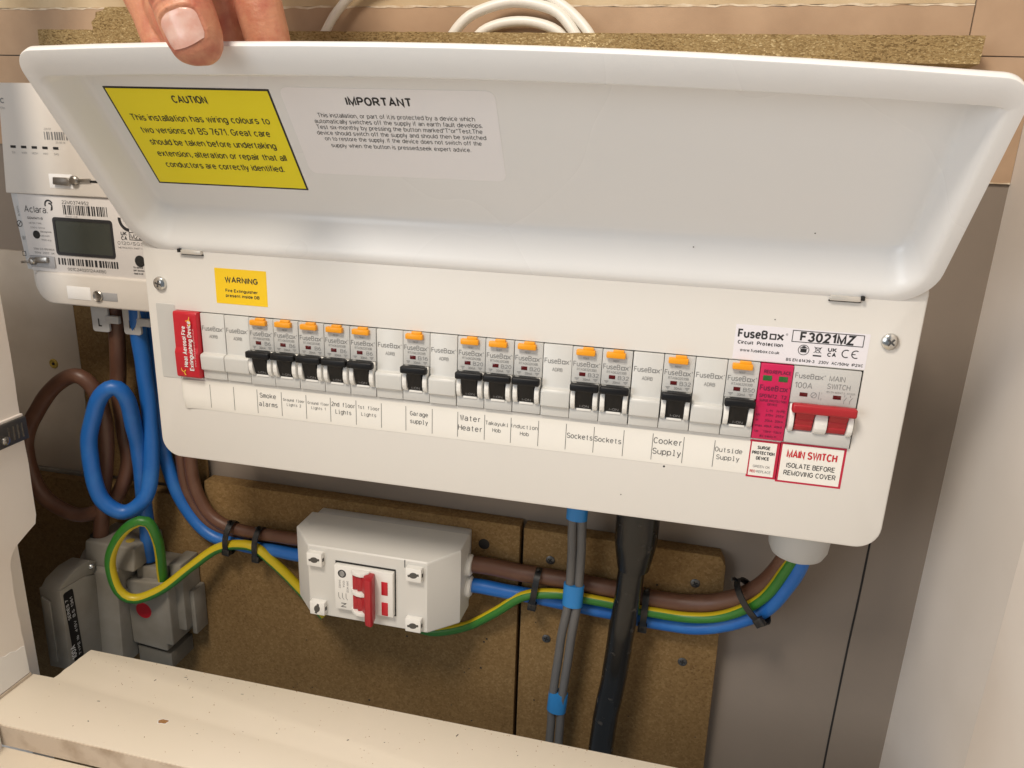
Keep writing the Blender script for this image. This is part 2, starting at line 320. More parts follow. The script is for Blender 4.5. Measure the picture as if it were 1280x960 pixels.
class Print(G):
    """flat print in a local frame (right, up) lying lift mm above a surface"""
    def text(s, t, x, y, cap, width=None, anchor='l', bold=0.0, mono=None, rot=0, wmax=None):
        k = cap/7.0; w = 0.70+26*bold; S_ = []; pen = 0.0
        for ch in t:
            gw, st = GL[ch]
            if mono:
                dx = pen+2.9-gw*min(1, 4.4/max(gw, .1))/2; sc = min(1, 4.4/max(gw, .1)); a = 5.8
                st = list(st)+([_L(-1.2, 0, 1.2, 0), _L(-1.2, 5.1 if ch == 'i' else 7, 0, 5.1 if ch == 'i' else 7)] if ch in 'il' else [])
            else: dx = pen; sc = 1; a = gw+1.15+w*.75 if ch != ' ' else 3.3
            for q in st:
                P, cl = stroke_pts(q); S_.append(([(p[0]*sc+dx, p[1]) for p in P], cl))
            pen += a
        if not S_: return s
        xs = [p[0] for P, _ in S_ for p in P]; x0 = min(xs); x1 = max(xs); kx = k
        if width: kx = max(width-w*k, width*.4)/(x1-x0)
        elif wmax and (x1-x0)*k > wmax: kx = wmax/(x1-x0)
        ox = {'l': x0, 'c': (x0+x1)/2, 'r': x1}[anchor]
        c, sn = math.cos(math.radians(rot)), math.sin(math.radians(rot)); W = w*k
        for i, (P, cl) in enumerate(S_):
            V, F = ribbon([((p[0]-ox)*kx, p[1]*k*(1-w/7*.5)+W*.25) for p in P], cl, W)
            s.add([(x+a*c-b*sn, y+a*sn+b*c, .004*(i % 7)) for a, b in V], F)
        return s
    def rect(s, x0, x1, y0, y1): s.add([(x0, y0, 0), (x1, y0, 0), (x1, y1, 0), (x0, y1, 0)], [(0, 1, 2, 3)]); return s
    def frame(s, x0, x1, y0, y1, w):
        s.rect(x0, x1, y0, y0+w); s.rect(x0, x1, y1-w, y1); s.rect(x0, x0+w, y0+w, y1-w); s.rect(x1-w, x1, y0+w, y1-w); return s
    def poly(s, pts): s.add([(p[0], p[1], 0) for p in pts], [tuple(range(len(pts)))]); return s
    def arc(s, cx, cy, r, w, a0, a1, n=24):
        o = [(cx+(r+w/2)*math.cos(math.radians(a0+(a1-a0)*k/n)), cy+(r+w/2)*math.sin(math.radians(a0+(a1-a0)*k/n)), 0) for k in range(n+1)]
        i = [(cx+(r-w/2)*math.cos(math.radians(a0+(a1-a0)*k/n)), cy+(r-w/2)*math.sin(math.radians(a0+(a1-a0)*k/n)), 0) for k in range(n+1)]
        s.add(o+i, [(k, k+1, n+2+k, n+1+k) for k in range(n)]); return s
    def line(s, x0, y0, x1, y1, w):
        d = Vector((x1-x0, y1-y0)).normalized(); q = Vector((-d.y, d.x))*w/2
        s.add([(x0-q.x, y0-q.y, 0), (x1-q.x, y1-q.y, 0), (x1+q.x, y1+q.y, 0), (x0+q.x, y0+q.y, 0)], [(0, 1, 2, 3)]); return s
    def bars(s, x0, x1, y0, y1, seed, n=46):
        rnd = random.Random(seed); w = (x1-x0)/n; k = 0
        while k < n:
            t = rnd.choice((1, 1, 1, 2, 2, 3)); t = min(t, n-k); s.rect(x0+k*w, x0+(k+t*0.95)*w, y0, y1); k += t+rnd.choice((1, 1, 2))
        return s
    def put(s, name, mats, parent, M=None, loc=None):
        if M is None: M = FRONT(0.0)
        bmesh.ops.transform(s.bm, matrix=M, verts=list(s.bm.verts))
        return s.obj(name, mats, parent, loc=loc, recalc=False)
def FRAME(o, r, u, lift=0.0):
    r = Vector(r); u = Vector(u); n = r.cross(u); o = Vector(o)+n*lift
    return Matrix(((r.x, u.x, n.x, o.x), (r.y, u.y, n.y, o.y), (r.z, u.z, n.z, o.z), (0, 0, 0, 1)))
def FRONT(y): return FRAME((0, y, 0), (1, 0, 0), (0, 0, 1))
def card(name, m, parent, M, x0, x1, y0, y1, r=0.6, t=0.12, n=4):
    """a thin sticker with rounded corners"""
    g = G(); p = rrect(x0, x1, y0, y1, r, n)
    g.rings([[(a, b, -0.05) for a, b in p], [(a, b, t) for a, b in p]], cap1=True)
    bmesh.ops.transform(g.bm, matrix=M, verts=list(g.bm.verts)); return g.obj(name, m, parent)

# ================================================================== SETTING
def struct(name, g, m, label, base=None):
    o = g.obj(name, m, base=base); tag(o, label, kind='structure'); return o
YW = 106.0
def ragged(x0, x1, z, amp, seed, n=90):
    rnd = random.Random(seed); return [(x0+(x1-x0)*k/n, z+amp*(noise.noise((k*0.35+seed, 0.3, 0))*1.3+rnd.uniform(-.25, .25))) for k in range(n+1)]
g = G(); g.box(-420, 530, YW, YW+30, -520, 620)
wall = struct('back_wall', g, 'wall_grey', 'grey brown plastered back wall of the meter cupboard')
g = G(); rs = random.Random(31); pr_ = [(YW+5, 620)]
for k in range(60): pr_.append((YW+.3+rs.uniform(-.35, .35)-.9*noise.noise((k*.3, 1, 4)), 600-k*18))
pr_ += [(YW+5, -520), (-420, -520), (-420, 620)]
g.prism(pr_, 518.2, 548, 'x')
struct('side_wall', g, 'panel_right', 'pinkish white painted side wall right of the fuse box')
g = G(); g.box(-450, -420, -420, YW+30, -520, 620)  # added to stop ambient light leaking in from the left
struct('side_wall', g, 'wall_grey', 'far left wall added to close the cupboard against stray light')
g = G(); g.tube([(478.2, YW-.15, -500), (477.9, YW-.15, -290), (478.4, YW-.15, -200), (479.5, YW-.15, -115), (479.0, YW-.15, 146)], 0.7, seg=6, step=12); g.obj('board_joint', 'slot', wall)
# paper-faced tan sheets lining the upper wall, their top torn to a pale ragged edge
g = G(); up = ragged(-400, 478.4, 247.5, 1.2, 3); g.prism([(-400, 147), (478.4, 147)]+[(x, z) for x, z in reversed(up)], YW-1.2, YW+1, 'y')
lin = g.obj('wall_lining', 'wall', base=(0, YW, 147)); tag(lin, 'tan paper faced lining sheet on the wall above the fuse box', 'wall lining')
g = G(); lo = ragged(-400, 478.4, 247.0, .9, 5, 260); hi = ragged(-400, 478.4, 248.1, .8, 8, 260)
g.prism(lo+hi[::-1], YW-1.45, YW-1.2, 'y'); g.obj('torn_edge', 'torn_edge', lin)
g = G(); g.prism([(-400, 213.9), (-163, 213.9), (-163, 214.6), (-400, 214.6)], YW-1.32, YW-1.15, 'y'); g.obj('seam', 'slot', lin)
g = G(); g.prism([(-131, 229), (-129, 234), (-130, 238), (-126, 241), (-125, 245), (-119, 246), (-116, 248.5), (-40, 248), (-40, 214), (-131, 214)], YW-1.7, YW-1.2, 'y'); g.obj('bare_patch', 'chip_edge', lin)
g = G(); g.prism([(479.2, 146.8), (518, 147.2), (518, 218.7), (479.2, 219.2)], YW-1.3, YW+1, 'y')
sl = g.obj('wall_lining', 'wall', base=(498, YW, 147)); tag(sl, 'narrow tan lining strip right of the open lid', 'wall lining')
g = G(); lo = ragged(479.4, 517.8, 146.5, 0.2, 12, 30); hi = ragged(479.4, 517.8, 147.3, 0.25, 14, 30); g.prism(lo+hi[::-1], YW-1.9, YW-1.2, 'y'); g.obj('torn_edge', 'torn_edge', sl)
g = G(); g.prism([(479.2, 219.9), (518, 219.4), (518, 400), (479.2, 400)], YW-1.4, YW+1, 'y'); o = g.obj('wall_lining', 'wall', base=(498, YW, 220)); tag(o, 'tan lining piece in the upper right corner above the seam', 'wall lining')
g = G(); g.box(-400, 478.4, YW-.8, YW+1, 248.2, 619); o = g.obj('wall_lining', 'wall_warm_lit', base=(0, YW, 248)); tag(o, 'lighter plaster strip along the wall top, warm yellow light painted in', 'wall lining')
# painted pale board on the left wall, behind the tails
g = G(); g.prism([(-400, -139), (-240, -139.5), (-182, -141), (-179, -60), (-178.5, 60), (-400, 60)], YW-4, YW+1, 'y', bev=0.5)
lb = g.obj('painted_board', 'wall_painted', base=(-300, YW, -140)); tag(lb, 'pale painted board on the wall behind the brown cable loop', 'board')
g = G(); g.box(-400, -184, YW-6.5, YW-3.8, -144, -139.5, 0.8); g.obj('edge_trim', 'fuse', lb)
g = G(); g.lathe([(4.2, 0), (4.2, 0.8), (3.2, 1.4), (2.6, 0.7), (1.0, 0.4)], (-206.6, YW-4, -37.6)); g.obj('wall_plug', 'plug', lb)
g = G(); g.lathe([(1.3, 0), (1.3, 0.6)], (-206.6, YW-4.6, -37.6), seg=12); g.obj('plug_hole', 'slot', lb)

# chipboard panels low on the wall
def woodscrew(parent, x, y, z, r=3.6):
    g = G(); g.lathe([(r, -0.2), (r, 0.5), (r*0.75, 1.0), (r*0.3, 0.9)], (x, y, z), seg=18); o = g.obj('screw', 'zinc_dark', parent)
    g = G(); a = random.uniform(0, 90); M = Matrix.Translation((x, y-1.0, z)) @ Matrix.Rotation(math.radians(a), 4, 'Y')
    g.box(-r*.55, r*.55, -0.12, 0.2, -0.5, 0.5, M=M); g.box(-0.5, 0.5, -0.15, 0.2, -r*.55, r*.55, M=M); g.obj('cross_recess', 'slot', o)
def chipboard(name, outline, y0, y1, m, label, seed):
    g = G(); g.prism(outline, y0, y1, 'y', bev=0.7); xs = [p[0] for p in outline]; zs = [p[1] for p in outline]
    o = g.obj(name, m, base=(sum(xs)/len(xs), y1, min(zs))); tag(o, label, 'board', 'chipboard pieces on the wall'); return o
b1 = chipboard('chipboard', [(-415, -480), (225.3, -480), (222.2, -126.5), (-58, -125.5), (-59, -143), (-415, -143)], 91, YW-1, 'chip_face', 'wide brown chipboard panel behind the isolator box and blue cables', 1)
b2 = chipboard('chipboard', [(227.9, -480), (387, -480), (382.5, -214), (380.2, -136), (376, -128.5), (225.2, -127.2)], 91, YW-1, 'chip_face', 'narrow brown chipboard panel behind the black armoured cable', 2)
b3 = chipboard('chipboard', [(-177, -138), (-60, -138), (-60, 120), (-177, 120)], 100, YW-4.1, 'chip_face', 'upright brown chipboard strip behind the meter cables', 3)
for x, z in ((247.7, -152.1), (248.2, -224.3), (359.7, -153.4), (357.4, -224.2)): woodscrew(b2, x, 91, z)
g = G(); g.lathe([(4.6, -0.1), (4.6, 0.15), (4.2, 0.2)], (193.2, 91, -146.6), seg=20); g.obj('drill_hole', 'slot', b1)
rs = random.Random(4)
for k in range(16):
    x = rs.uniform(-20, 215); z = rs.uniform(-330, -215); g = G(); g.lathe([(rs.uniform(.4, 1.1), 0), (.3, .25)], (x, 91, z), seg=7); g.obj('fleck', 'slot', b1)
for k in range(10):
    x = rs.uniform(232, 375); z = rs.uniform(-330, -140); g = G(); g.lathe([(rs.uniform(.4, .9), 0), (.3, .25)], (x, 91, z), seg=7); g.obj('fleck', 'slot', b2)

# raw edge of the chipboard shelf above the fuse box
g = G(); edge = [(-160.8+ (642.4)*k/120, 229.8+0.5*noise.noise((k*.9, 2.2, 0))-(2.2*k/120)) for k in range(121)]
low = [(-161.5, 213.8), (481, 212.4)]
g.prism(low+edge[::-1], 85, YW-2, 'y')
cs = g.obj('chipboard_shelf', 'chip_edge', base=(160, 95, 213)); tag(cs, 'rough sawn chipboard shelf edge running behind the lid top', 'shelf')

# white side panels, shelf and base in front
rnd = random.Random(9)
pts = [(-12.5, 420)]
for k in range(26): pts.append((-12.6+rnd.uniform(-.35, .35)-0.4*math.sin(k), 300-k*16.4))
pts += [(-12.8, -118), (-14.5, -124.5), (-22, -128), (-31, -132.5), (-36, -136), (-40, -143)]
for k in range(14): pts.append((-40.8+rnd.uniform(-.7, .7), -148-k*6.6))
pts += [(-40, -237), (-420, -237), (-420, 420)]
g = G(); g.prism(pts, -145, -127, 'x')
lp = g.obj('side_panel', 'panel_white', base=(-136, -200, -239)); tag(lp, 'cream painted panel at left with a notch cut for the fuse', 'panel')
g = G(); pt = [(-40.2, -236.8), (-40.6, -213), (-44, -212.3), (-48, -212.6), (-52, -210.4), (-57, -210.6), (-62, -208), (-75, -205.5), (-110, -201), (-110, -236.8)]
g.prism(pt, -127.2, -126.6, 'x'); g.obj('white_patch', 'panel_patch', lp)
g = G(); g.prism([(-110, -239.7), (-39.5, -239.7), (-39.5, -237.6), (-110, -237.6)], -127.5, -126, 'x'); g.obj('shadow_gap', 'shelf_edge', lp)
g = G(); g.box(-420, -145.2, -34, -16, -400, 40)  # added out of view to keep lamp light off the void behind the panel
struct('light_blocker', g, 'panel_white', 'unseen panel added to block light left of the cream panel')
# metal hinge plate on the left panel edge
t = thing('hinge_plate', (-126, -22, -50), 'dark metal hinge plate screwed to the cream left panel', 'hinge')
M = Matrix.Translation((-126.0, -11, -48.5)) @ Matrix.Rotation(math.radians(1.5), 4, 'X')
g = G(); g.box(-1.5, 1.8, -60, 0.5, -8.6, 8.4, 0.7, M=M); pl = g.obj('plate', 'latch', t)
for k in range(3):
    g = G(); g.box(1.6, 2.0, -4.6-k*3.6, -3.6-k*3.6, -5.6, 4.8, M=M); g.obj('raised_bar', 'zinc', t)
g = G(); g.box(1.6, 2.0, -15.7, -14.9, -5.6, 4.8, M=M); g.obj('raised_bar', 'zinc', t)
g = G(); g.lathe([(3.2, 0), (3.0, 0.8), (1.8, 1.3), (.4, 1.4)], tuple(M @ Vector((1.7, -18.6, -3.5))), axis=(1, 0, 0), seg=16); g.obj('screw', 'zinc', t)
g = G(); g.box(-3, 0.6, -70, -0.5, 8.4, 10.6, 0.5, M=M); g.obj('pale_lip', 'panel_white', t)

g = G(); so = [(-126.8, -37.5), (-108.5, -37.2), (-107.6, -20), (-107, -1.5), (504.5, -3.0), (504.5, -86.5), (-126.8, -86.5)]
rs = random.Random(2); so2 = [so[0], so[1]]
for k in range(1, 12): so2.append((-108.3+0.1*k+rs.uniform(-.3, .3), -37+35*k/12))
so2 += [(-106.6, -1.8)]+so[4:]
g.prism(so2, -258, -240, 'z', bev=0.5)
sh = g.obj('shelf', ['shelf'], base=(170, -45, -258)); tag(sh, 'cream melamine shelf board across the bottom with a corner notch', 'shelf')
g = G(); g.box(-126.6, 504.3, -87.1, -86.4, -257.4, -240.9); g.obj('front_edging', 'shelf_edge', sh)
g = G(); p = [(3.6*math.cos(a/14*2*math.pi)*(1+.15*math.sin(a*2.3)), 2.0*math.sin(a/14*2*math.pi)*(1+.2*math.sin(a*1.7))) for a in range(14)]
M = Matrix.Translation((0, -55.4, 0)) @ Matrix.Rotation(math.radians(12), 4, 'Z')
g.prism(p, -240.2, -239.85, 'z', M=M); g.obj('chip_mark', 'chip_mark', sh)
g = G(); p2 = [(x*1.18, y*1.25) for x, y in p]; g.prism(p2, -240.3, -239.93, 'z', M=M); g.obj('chip_rim', 'panel_patch', sh)
rs = random.Random(21)
for k in range(20):
    x = rs.uniform(-60, 330); y = rs.uniform(-75, -8); g = G(); r0 = rs.uniform(.25, .7); a = rs.uniform(0, 3.1); L = rs.uniform(0, 2.2)
    g.tube([(x, y, -239.95), (x+L*math.cos(a)+.2, y+L*math.sin(a), -239.95)], r0*.5, seg=6, step=1); g.obj('debris_speck', 'slot', sh)
rs = random.Random(55); g = G()
for k in range(260):
    x = rs.uniform(-100, 380); y = -3-rs.random()**2*80; a = rs.uniform(0, 6.28); L = rs.uniform(.15, .55)
    p = [(L*math.cos(t)*rs.uniform(.5, 1), L*.7*math.sin(t)*rs.uniform(.5, 1)) for t in (0, 1.3, 2.5, 3.8, 5)]
    g.prism(p, -240.02, -239.9+rs.uniform(0, .15), 'z', M=Matrix.Translation((x, y, 0)) @ Matrix.Rotation(a, 4, 'Z'))
o = g.obj('dust', 'chip_mark', sh); o['kind'] = 'stuff'
g = G(); g.box(-126.8, 504.5, -420, -87.3, -276, -258.5, 0.5)
struct('cupboard_base', g, 'shelf', 'cream base board below and in front of the shelf')
g = G(); g.prism([(-190, -88.5), (-105.2, -88.5), (-100.5, -104), (-103, -190), (-190, -190)], -274, -236, 'z', bev=0.4)
o = g.obj('corner_block', 'panel_patch', base=(-140, -130, -258)); tag(o, 'white block at the lower left corner in front of shelf', 'block')

g = G(); g.box(505, 530, -420, -42, -500, 420, 1.0)
o = g.obj('door_frame', 'panel_white', base=(515, -250, -500)); tag(o, 'cream door frame post at the far right edge', 'frame')

# ================================================================== CONSUMER UNIT
CU = thing('consumer_unit', (215, 50, -61.5), 'white metal fuse box with its lid held open and a row of breakers', 'fuse box')
X0, X1, Z0, Z1 = -22.3, 453.4, -61.6, 97.0
RAD = (14, 14, 8, 8)
g = G()
def crr(ins, y): return [(a, y, b) for a, b in rrect(X0+ins, X1-ins, Z0+ins, Z1-ins, tuple(max(.5, r-ins) for r in RAD), 8)]
HX0, HX1, HZ0, HZ1 = -0.4, 428.0, -0.5, 45.6
outer = crr(2.2, 0)
hole = [(min(max(a, HX0), HX1), 0, min(max(b, HZ0), HZ1)) for a, _, b in outer]
g.rings([crr(0, 16), crr(0, 3), crr(.25, 1.4), crr(.9, .4), outer, hole, [(a, 1.6, b) for a, _, b in hole]])
cover = g.obj('front_cover', 'cover', CU, smooth=30)
g = G(); ib = lambda ins, y: [(a, y, b) for a, b in rrect(X0+ins, X1-ins, Z0+ins, Z1-ins, 10, 6)]
g.rings([ib(1.2, YW-1.3), ib(1.2, 14), ib(2.4, 14), ib(2.4, YW-3)], cap0=True); g.obj('back_box', 'cover', CU)
g = G(); g.box(-10, 440, 18, 20, -10, 60); g.obj('inner_pan', 'slot', CU)
# blank insert left of the row
g = G(); p = rrect(-15.6, -0.6, -2.6, 49.2, 0.8, 3); q = rrect(-15.2, -1.0, -2.2, 48.8, 0.8, 3)
g.rings([[(a, 0.3, b) for a, b in p], [(a, -0.35, b) for a, b in q]], cap1=True); g.obj('blank_insert', 'module', CU)
# cover screws
for sx, sz in ((-10.1, 62.4), (438.2, 62.9)):
    g = G(); g.lathe([(4.6, -0.4), (4.6, 0.8), (4.2, 1.9), (3.0, 2.7), (1.2, 3.0), (0.2, 3.05)], (sx, 0, sz), seg=28); so_ = g.obj('cover_screw', 'zinc', CU)
    g = G(); M = Matrix.Translation((sx, -2.9, sz)) @ Matrix.Rotation(math.radians(40 if sx > 0 else 15), 4, 'Y')
    g.box(-2.3, 2.3, -0.25, .6, -0.5, 0.5, M=M); g.box(-0.5, 0.5, -0.27, .6, -2.3, 2.3, M=M); g.obj('cross_recess', 'zinc_dark', so_)

# ---- lid, hinged along the cover's top, swung up and out
EV = Vector((0, -0.60349641, 0.79736572)); NV = Vector((0, -0.79736572, -0.60349641)); HV = Vector((0, 0, 85.0))
def lid_pt(x, e, d): return HV+Vector((x, 0, 0))+EV*e-NV*d
def dens(ring):
    """more points on the long edges so that the bow is a curve"""
    out = []
    n = len(ring)
    for i in range(n):
        a, b = ring[i], ring[(i+1) % n]; out.append(a)
        if (i+1) % 11 == 0:
            for k in range(1, 12): out.append(a.lerp(b, k/12))
    return out
def rebow(l, r, b, t, d, rb, rt):
    flat = []
    base = [Vector((x, e, 0)) for x, e in rrect(-22.6+l, 453.8-r, -2.0+b, 140.0-t, (rb, rb, rt, rt), 10)]
    for v in dens(base):
        k = min(max((v.y-112)/16, 0), 1); bow = (-1.3e-4*(v.x-150)**2-1.2)*k; flat.append(lid_pt(v.x, v.y+bow, d))
    return flat
LR = [(.9, .9, .9, .9, 5.0, 22, 12), (.1, .1, .1, .1, 4.2, 23, 13), (0, 0, 0, 0, 2.4, 23, 13), (0, 0, 0, 0, .7, 23, 13), (.25, .25, .25, .25, .15, 22.8, 12.8), (.8, .8, .8, .8, 0, 22.4, 12.4),
      (5.6, 5.6, 4.2, 14.2, 0, 20, 9), (7.0, 7.0, 5.8, 15.2, .3, 19, 8.5), (8.6, 8.4, 7.6, 16.2, 1.3, 18, 8), (10.4, 9.9, 10, 17.2, 3.6, 16, 8), (14.6, 13.2, 18.6, 20, 15.6, 12, 7), (15.8, 14.2, 20.6, 21.2, 18.4, 11, 7), (17.6, 15.8, 22.8, 23, 19.7, 10, 7), (19.6, 17.6, 25.4, 25.4, 20, 9, 7)]
g = G(); R = [rebow(*r) for r in LR]; g.rings(R, cap1=True)
lid = g.obj('lid', 'lid', CU, smooth=50)
md = lid.modifiers.new('thickness', 'SOLIDIFY'); md.thickness = 0.0011; md.offset = -1
for a, b, hs in ((8.6, 23.4, -1), (404.2, 419.6, 1)):
    g = G(); g.box(a, b, -2.6, 0.5, 83.2, 86.0, 0.5); tb = g.obj('hinge_tab', 'tab', CU)
    g = G(); xa, xb = (a-1.8, a-0.1) if hs < 0 else (b+0.1, b+1.8); g.box(xa, xb, -3.4, -0.4, 84.2, 86.6, .3); g.obj('slot', 'slot', tb)
    g = G(); g.box(a-0.4, b+0.4, -0.9, -0.1, 82.6, 83.3); g.obj('shadow_slot', 'slot', tb)
LID = FRAME(HV-NV*20, (1, 0, 0), EV)
LIDL = lambda lift: FRAME(HV-NV*20+NV*lift, (1, 0, 0), EV)
# caution sticker
c = card('caution_label', 'ink', CU, LIDL(.02), 1.6, 103.2, 38.0, 103.8, .3)
P = Print(); P.rect(2.7, 102.1, 39.1, 102.7); P.put('yellow_field', 'yellow', c, LIDL(.22))
P = Print()
P.text('CAUTION', 52.6, 94.6, 4.3, width=21.5, anchor='c', bold=.022)
for s_, b_, l_, r_ in (('This installation has wiring colours to', 82.7, 9, 96.5), ('two versions of BS 7671. Great care', 74.6, 11, 93.5), ('should be taken before undertaking', 66.6, 12.5, 94), ('extension, alteration or repair that all', 58.6, 13, 97.5), ('conductors are correctly identified.', 50.8, 14.5, 93)):
    P.text(s_, l_, b_, 4.1, width=r_-l_, bold=.010)
P.put('lettering', 'ink', c, LIDL(.34))
# test notice
c = card('notice_label', 'white_paper', CU, LIDL(.02), 109.3, 226.2, 50.8, 105.2, 4.5)
P = Print(); P.text('IMPORTANT', 163.5, 95.6, 4.6, width=36.5, anchor='c', bold=.030)
for i, (s_, l_, r_) in enumerate((('This installation, or part of it,is protected by a device which', 126.5, 214), ('automatically switches off the supply if an earth fault develops.', 123.5, 217.5), ('Test six-monthly by pressing the button marked"T"or"Test.The', 123.5, 217), ('device should switch off the supply and should then be switched', 122.5, 218.5), ('on to restore the supply. If the device does not switch off the', 126, 215.5), ('supply when the button is pressed,seek expert advice.', 128.5, 209))):
    P.text(s_, l_, 88.0-i*3.62-(0.6 if i == 5 else 0), 2.55, width=r_-l_, bold=.004)
P.put('lettering', 'ink', c, LIDL(.22))
rs = random.Random(77)
for x, e, d in ((330, 17, 13.6), (392, 26, 20)):
    g = G(); pp = lid_pt(x, e, d); g.lathe([(.45, -.05), (.25, .2)], pp, axis=NV, seg=7); g.obj('speck', 'slot', CU)
for x, z in ((326.5, -24.6), (302.3, -46.6), (378, 70)):
    g = G(); g.lathe([(.75 if x == 326.5 else .35, -.05), (.3, .25)], (x, 0, z), seg=8); g.obj('speck', 'slot', CU)

# ---- stickers on the cover
c = card('warning_label', 'amber', CU, FRONT(0), 30.7, 67.6, 52.5, 75.5, .4)
P = Print(); P.text('WARNING', 49.6, 66.6, 3.5, width=23.5, anchor='c', bold=.028); P.text('Fire Extinguisher', 38.0, 60.4, 1.9, width=23.2, bold=.03); P.text('present inside DB', 38.0, 57.1, 1.9, width=24.2, bold=.03)
P.put('lettering', 'ink', c, FRONT(-.2))

c = card('rating_label', 'label_paper', CU, FRONT(0), 357.9, 428.2, 46.0, 65.9, .4)
P = Print(); P.text('FuseB', 359.8, 58.6, 4.6, width=16.0, bold=.028); P.frame(376.4, 380.0, 58.6, 62.0, .75); P.text('x', 380.6, 58.6, 4.6, width=4.0, bold=.028)
P.arc(385.4, 62.2, .45, .2, 0, 360, 10)
P.text('Circuit  Protection', 360, 54.9, 1.95, width=24.4, bold=.035); P.text('www.fusebox.co.uk', 361.6, 50.6, 1.7, width=21.4, bold=.022)
P.frame(388.2, 425.4, 58.4, 65.1, .42); P.text('F3021MZ', 406.6, 59.3, 4.9, width=28.4, anchor='c', bold=.032)
P.text('BS EN 61439-3   230V  AC/50Hz  IP2XC', 386.9, 47.4, 1.55, width=40.3, bold=.026)
P.put('lettering', 'ink', c, FRONT(-.2))
P = Print(); P.arc(395.2, 54.3, 2.8, .35, 0, 360, 28); P.rect(393.6, 396.8, 52.9, 55.0); P.rect(394.3, 396.1, 55.2, 56.1); P.line(393.2, 55.1, 395.2, 56.6, .4); P.line(397.2, 55.1, 395.2, 56.6, .4)
P.line(400.6, 56.6, 404.6, 53.2, .3); P.line(404.6, 56.6, 400.6, 53.2, .3); P.line(401.3, 56.0, 401.8, 53.4, .3); P.line(403.9, 56.0, 403.4, 53.4, .3); P.line(401, 56.1, 404.3, 56.1, .4); P.line(401.8, 53.4, 403.4, 53.4, .3); P.rect(400.4, 404.8, 51.2, 52.0)
P.text('UK', 410.1, 54.6, 2.1, width=4.6, anchor='c', bold=.04); P.text('CA', 410.1, 51.8, 2.1, width=4.6, anchor='c', bold=.04)
P.arc(417.4, 54.1, 2.1, .55, 60, 300, 16); P.arc(422.4, 54.1, 2.1, .55, 60, 300, 16); P.rect(420.4, 422.2, 53.85, 54.35)
P.put('mark', 'ink', c, FRONT(-.21))

# circuit label strip
g = G(); L = [(-1.0, -.5), (1.2, -1.6), (5, -.75), (14, -.28), (40, -.2), (374.2, -.2)]
g.rings([[(x, y+dy, z) for (x, y) in L] for z, dy in ((-2.6, -.25), (-3.4, 0), (-22.6, 0), (-22.9, .15))])
# (the strip is open-ended: rebuild as a sheet)
g.bm.free(); g = G(); rows = []
for z, dy in ((-2.4, -.55), (-3.0, -.2), (-6, 0), (-14, 0), (-22.8, 0), (-23.0, .15)):
    rows.append([(x+(1.2 if (z < -20 and x < 2) else 0), y+dy*(1 if x < 30 else .3), z) for (x, y) in L])
V = [p for r in rows for p in r]; n = len(L)
g.add(V, [(i*n+k, (i+1)*n+k, (i+1)*n+k+1, i*n+k+1) for i in range(len(rows)-1) for k in range(n-1)])
strip = g.obj('circuit_label_strip', 'tape_paper', CU, smooth=60)
TK = [20.5, 38.4, 55.9, 73.8, 91.7, 109.1, 127.2, 144.8, 161.6, 179.4, 196.4, 214.0, 231.0, 248.5, 265.8, 283.0, 301.0, 318.3, 336.5, 354.3]
P = Print()
for x in TK: P.rect(x-.16, x+.16, -21.0, -4.3)
def mono(a, b, lines, k=0):
    for s_, z_, cap, w in lines: P.text(s_, (a+b)/2+k, z_, cap, width=w, anchor='c', bold=.004, mono=.62)
mono(55.9, 73.8, [('Smoke', -9.6, 3.3, 12.0), ('alarms', -15.6, 3.3, 13.6)], -1)
mono(73.8, 91.7, [('Ground floor', -10.1, 1.9, 15.6), ('Lights 2', -13.4, 1.9, 10.4)])
mono(91.7, 109.1, [('Ground floor', -10.3, 1.9, 15.2), ('Lights 1', -13.6, 1.9, 10.2)])
mono(109.1, 127.2, [('2nd floor', -9.8, 2.9, 16.6), ('Lights', -14.8, 2.9, 11.2)])
mono(127.2, 144.8, [('1st floor', -9.6, 2.3, 15.0), ('Lights', -14.2, 2.3, 10.4)])
mono(161.6, 179.4, [('Garage', -10.2, 2.9, 12.2), ('supply', -15.4, 2.9, 12.0)])
mono(196.4, 214.0, [('Water', -9.6, 3.6, 13.4), ('Heater', -16.2, 3.6, 15.8)], -.6)
mono(214.0, 231.0, [('Takayuki', -10.6, 2.5, 14.8), ('Hob', -15.0, 2.5, 5.4)], -.6)
mono(231.0, 248.5, [('Induction', -10.6, 2.5, 16.6), ('Hob', -15.2, 2.5, 5.6)])
mono(265.8, 283.0, [('Sockets', -13.2, 3.3, 15.8)]); mono(283.0, 301.0, [('Sockets', -13.4, 3.3, 16.4)], -.4)
mono(318.3, 336.5, [('Cooker', -10.2, 3.7, 16.6), ('Supply', -17.0, 3.7, 16.8)], -.2)
mono(354.3, 372.0, [('Outside', -11.0, 2.9, 15.6), ('Supply', -15.8, 2.9, 13.2)], -.6)
P.put('lettering', 'ink_thin', strip, FRONT(-.36))

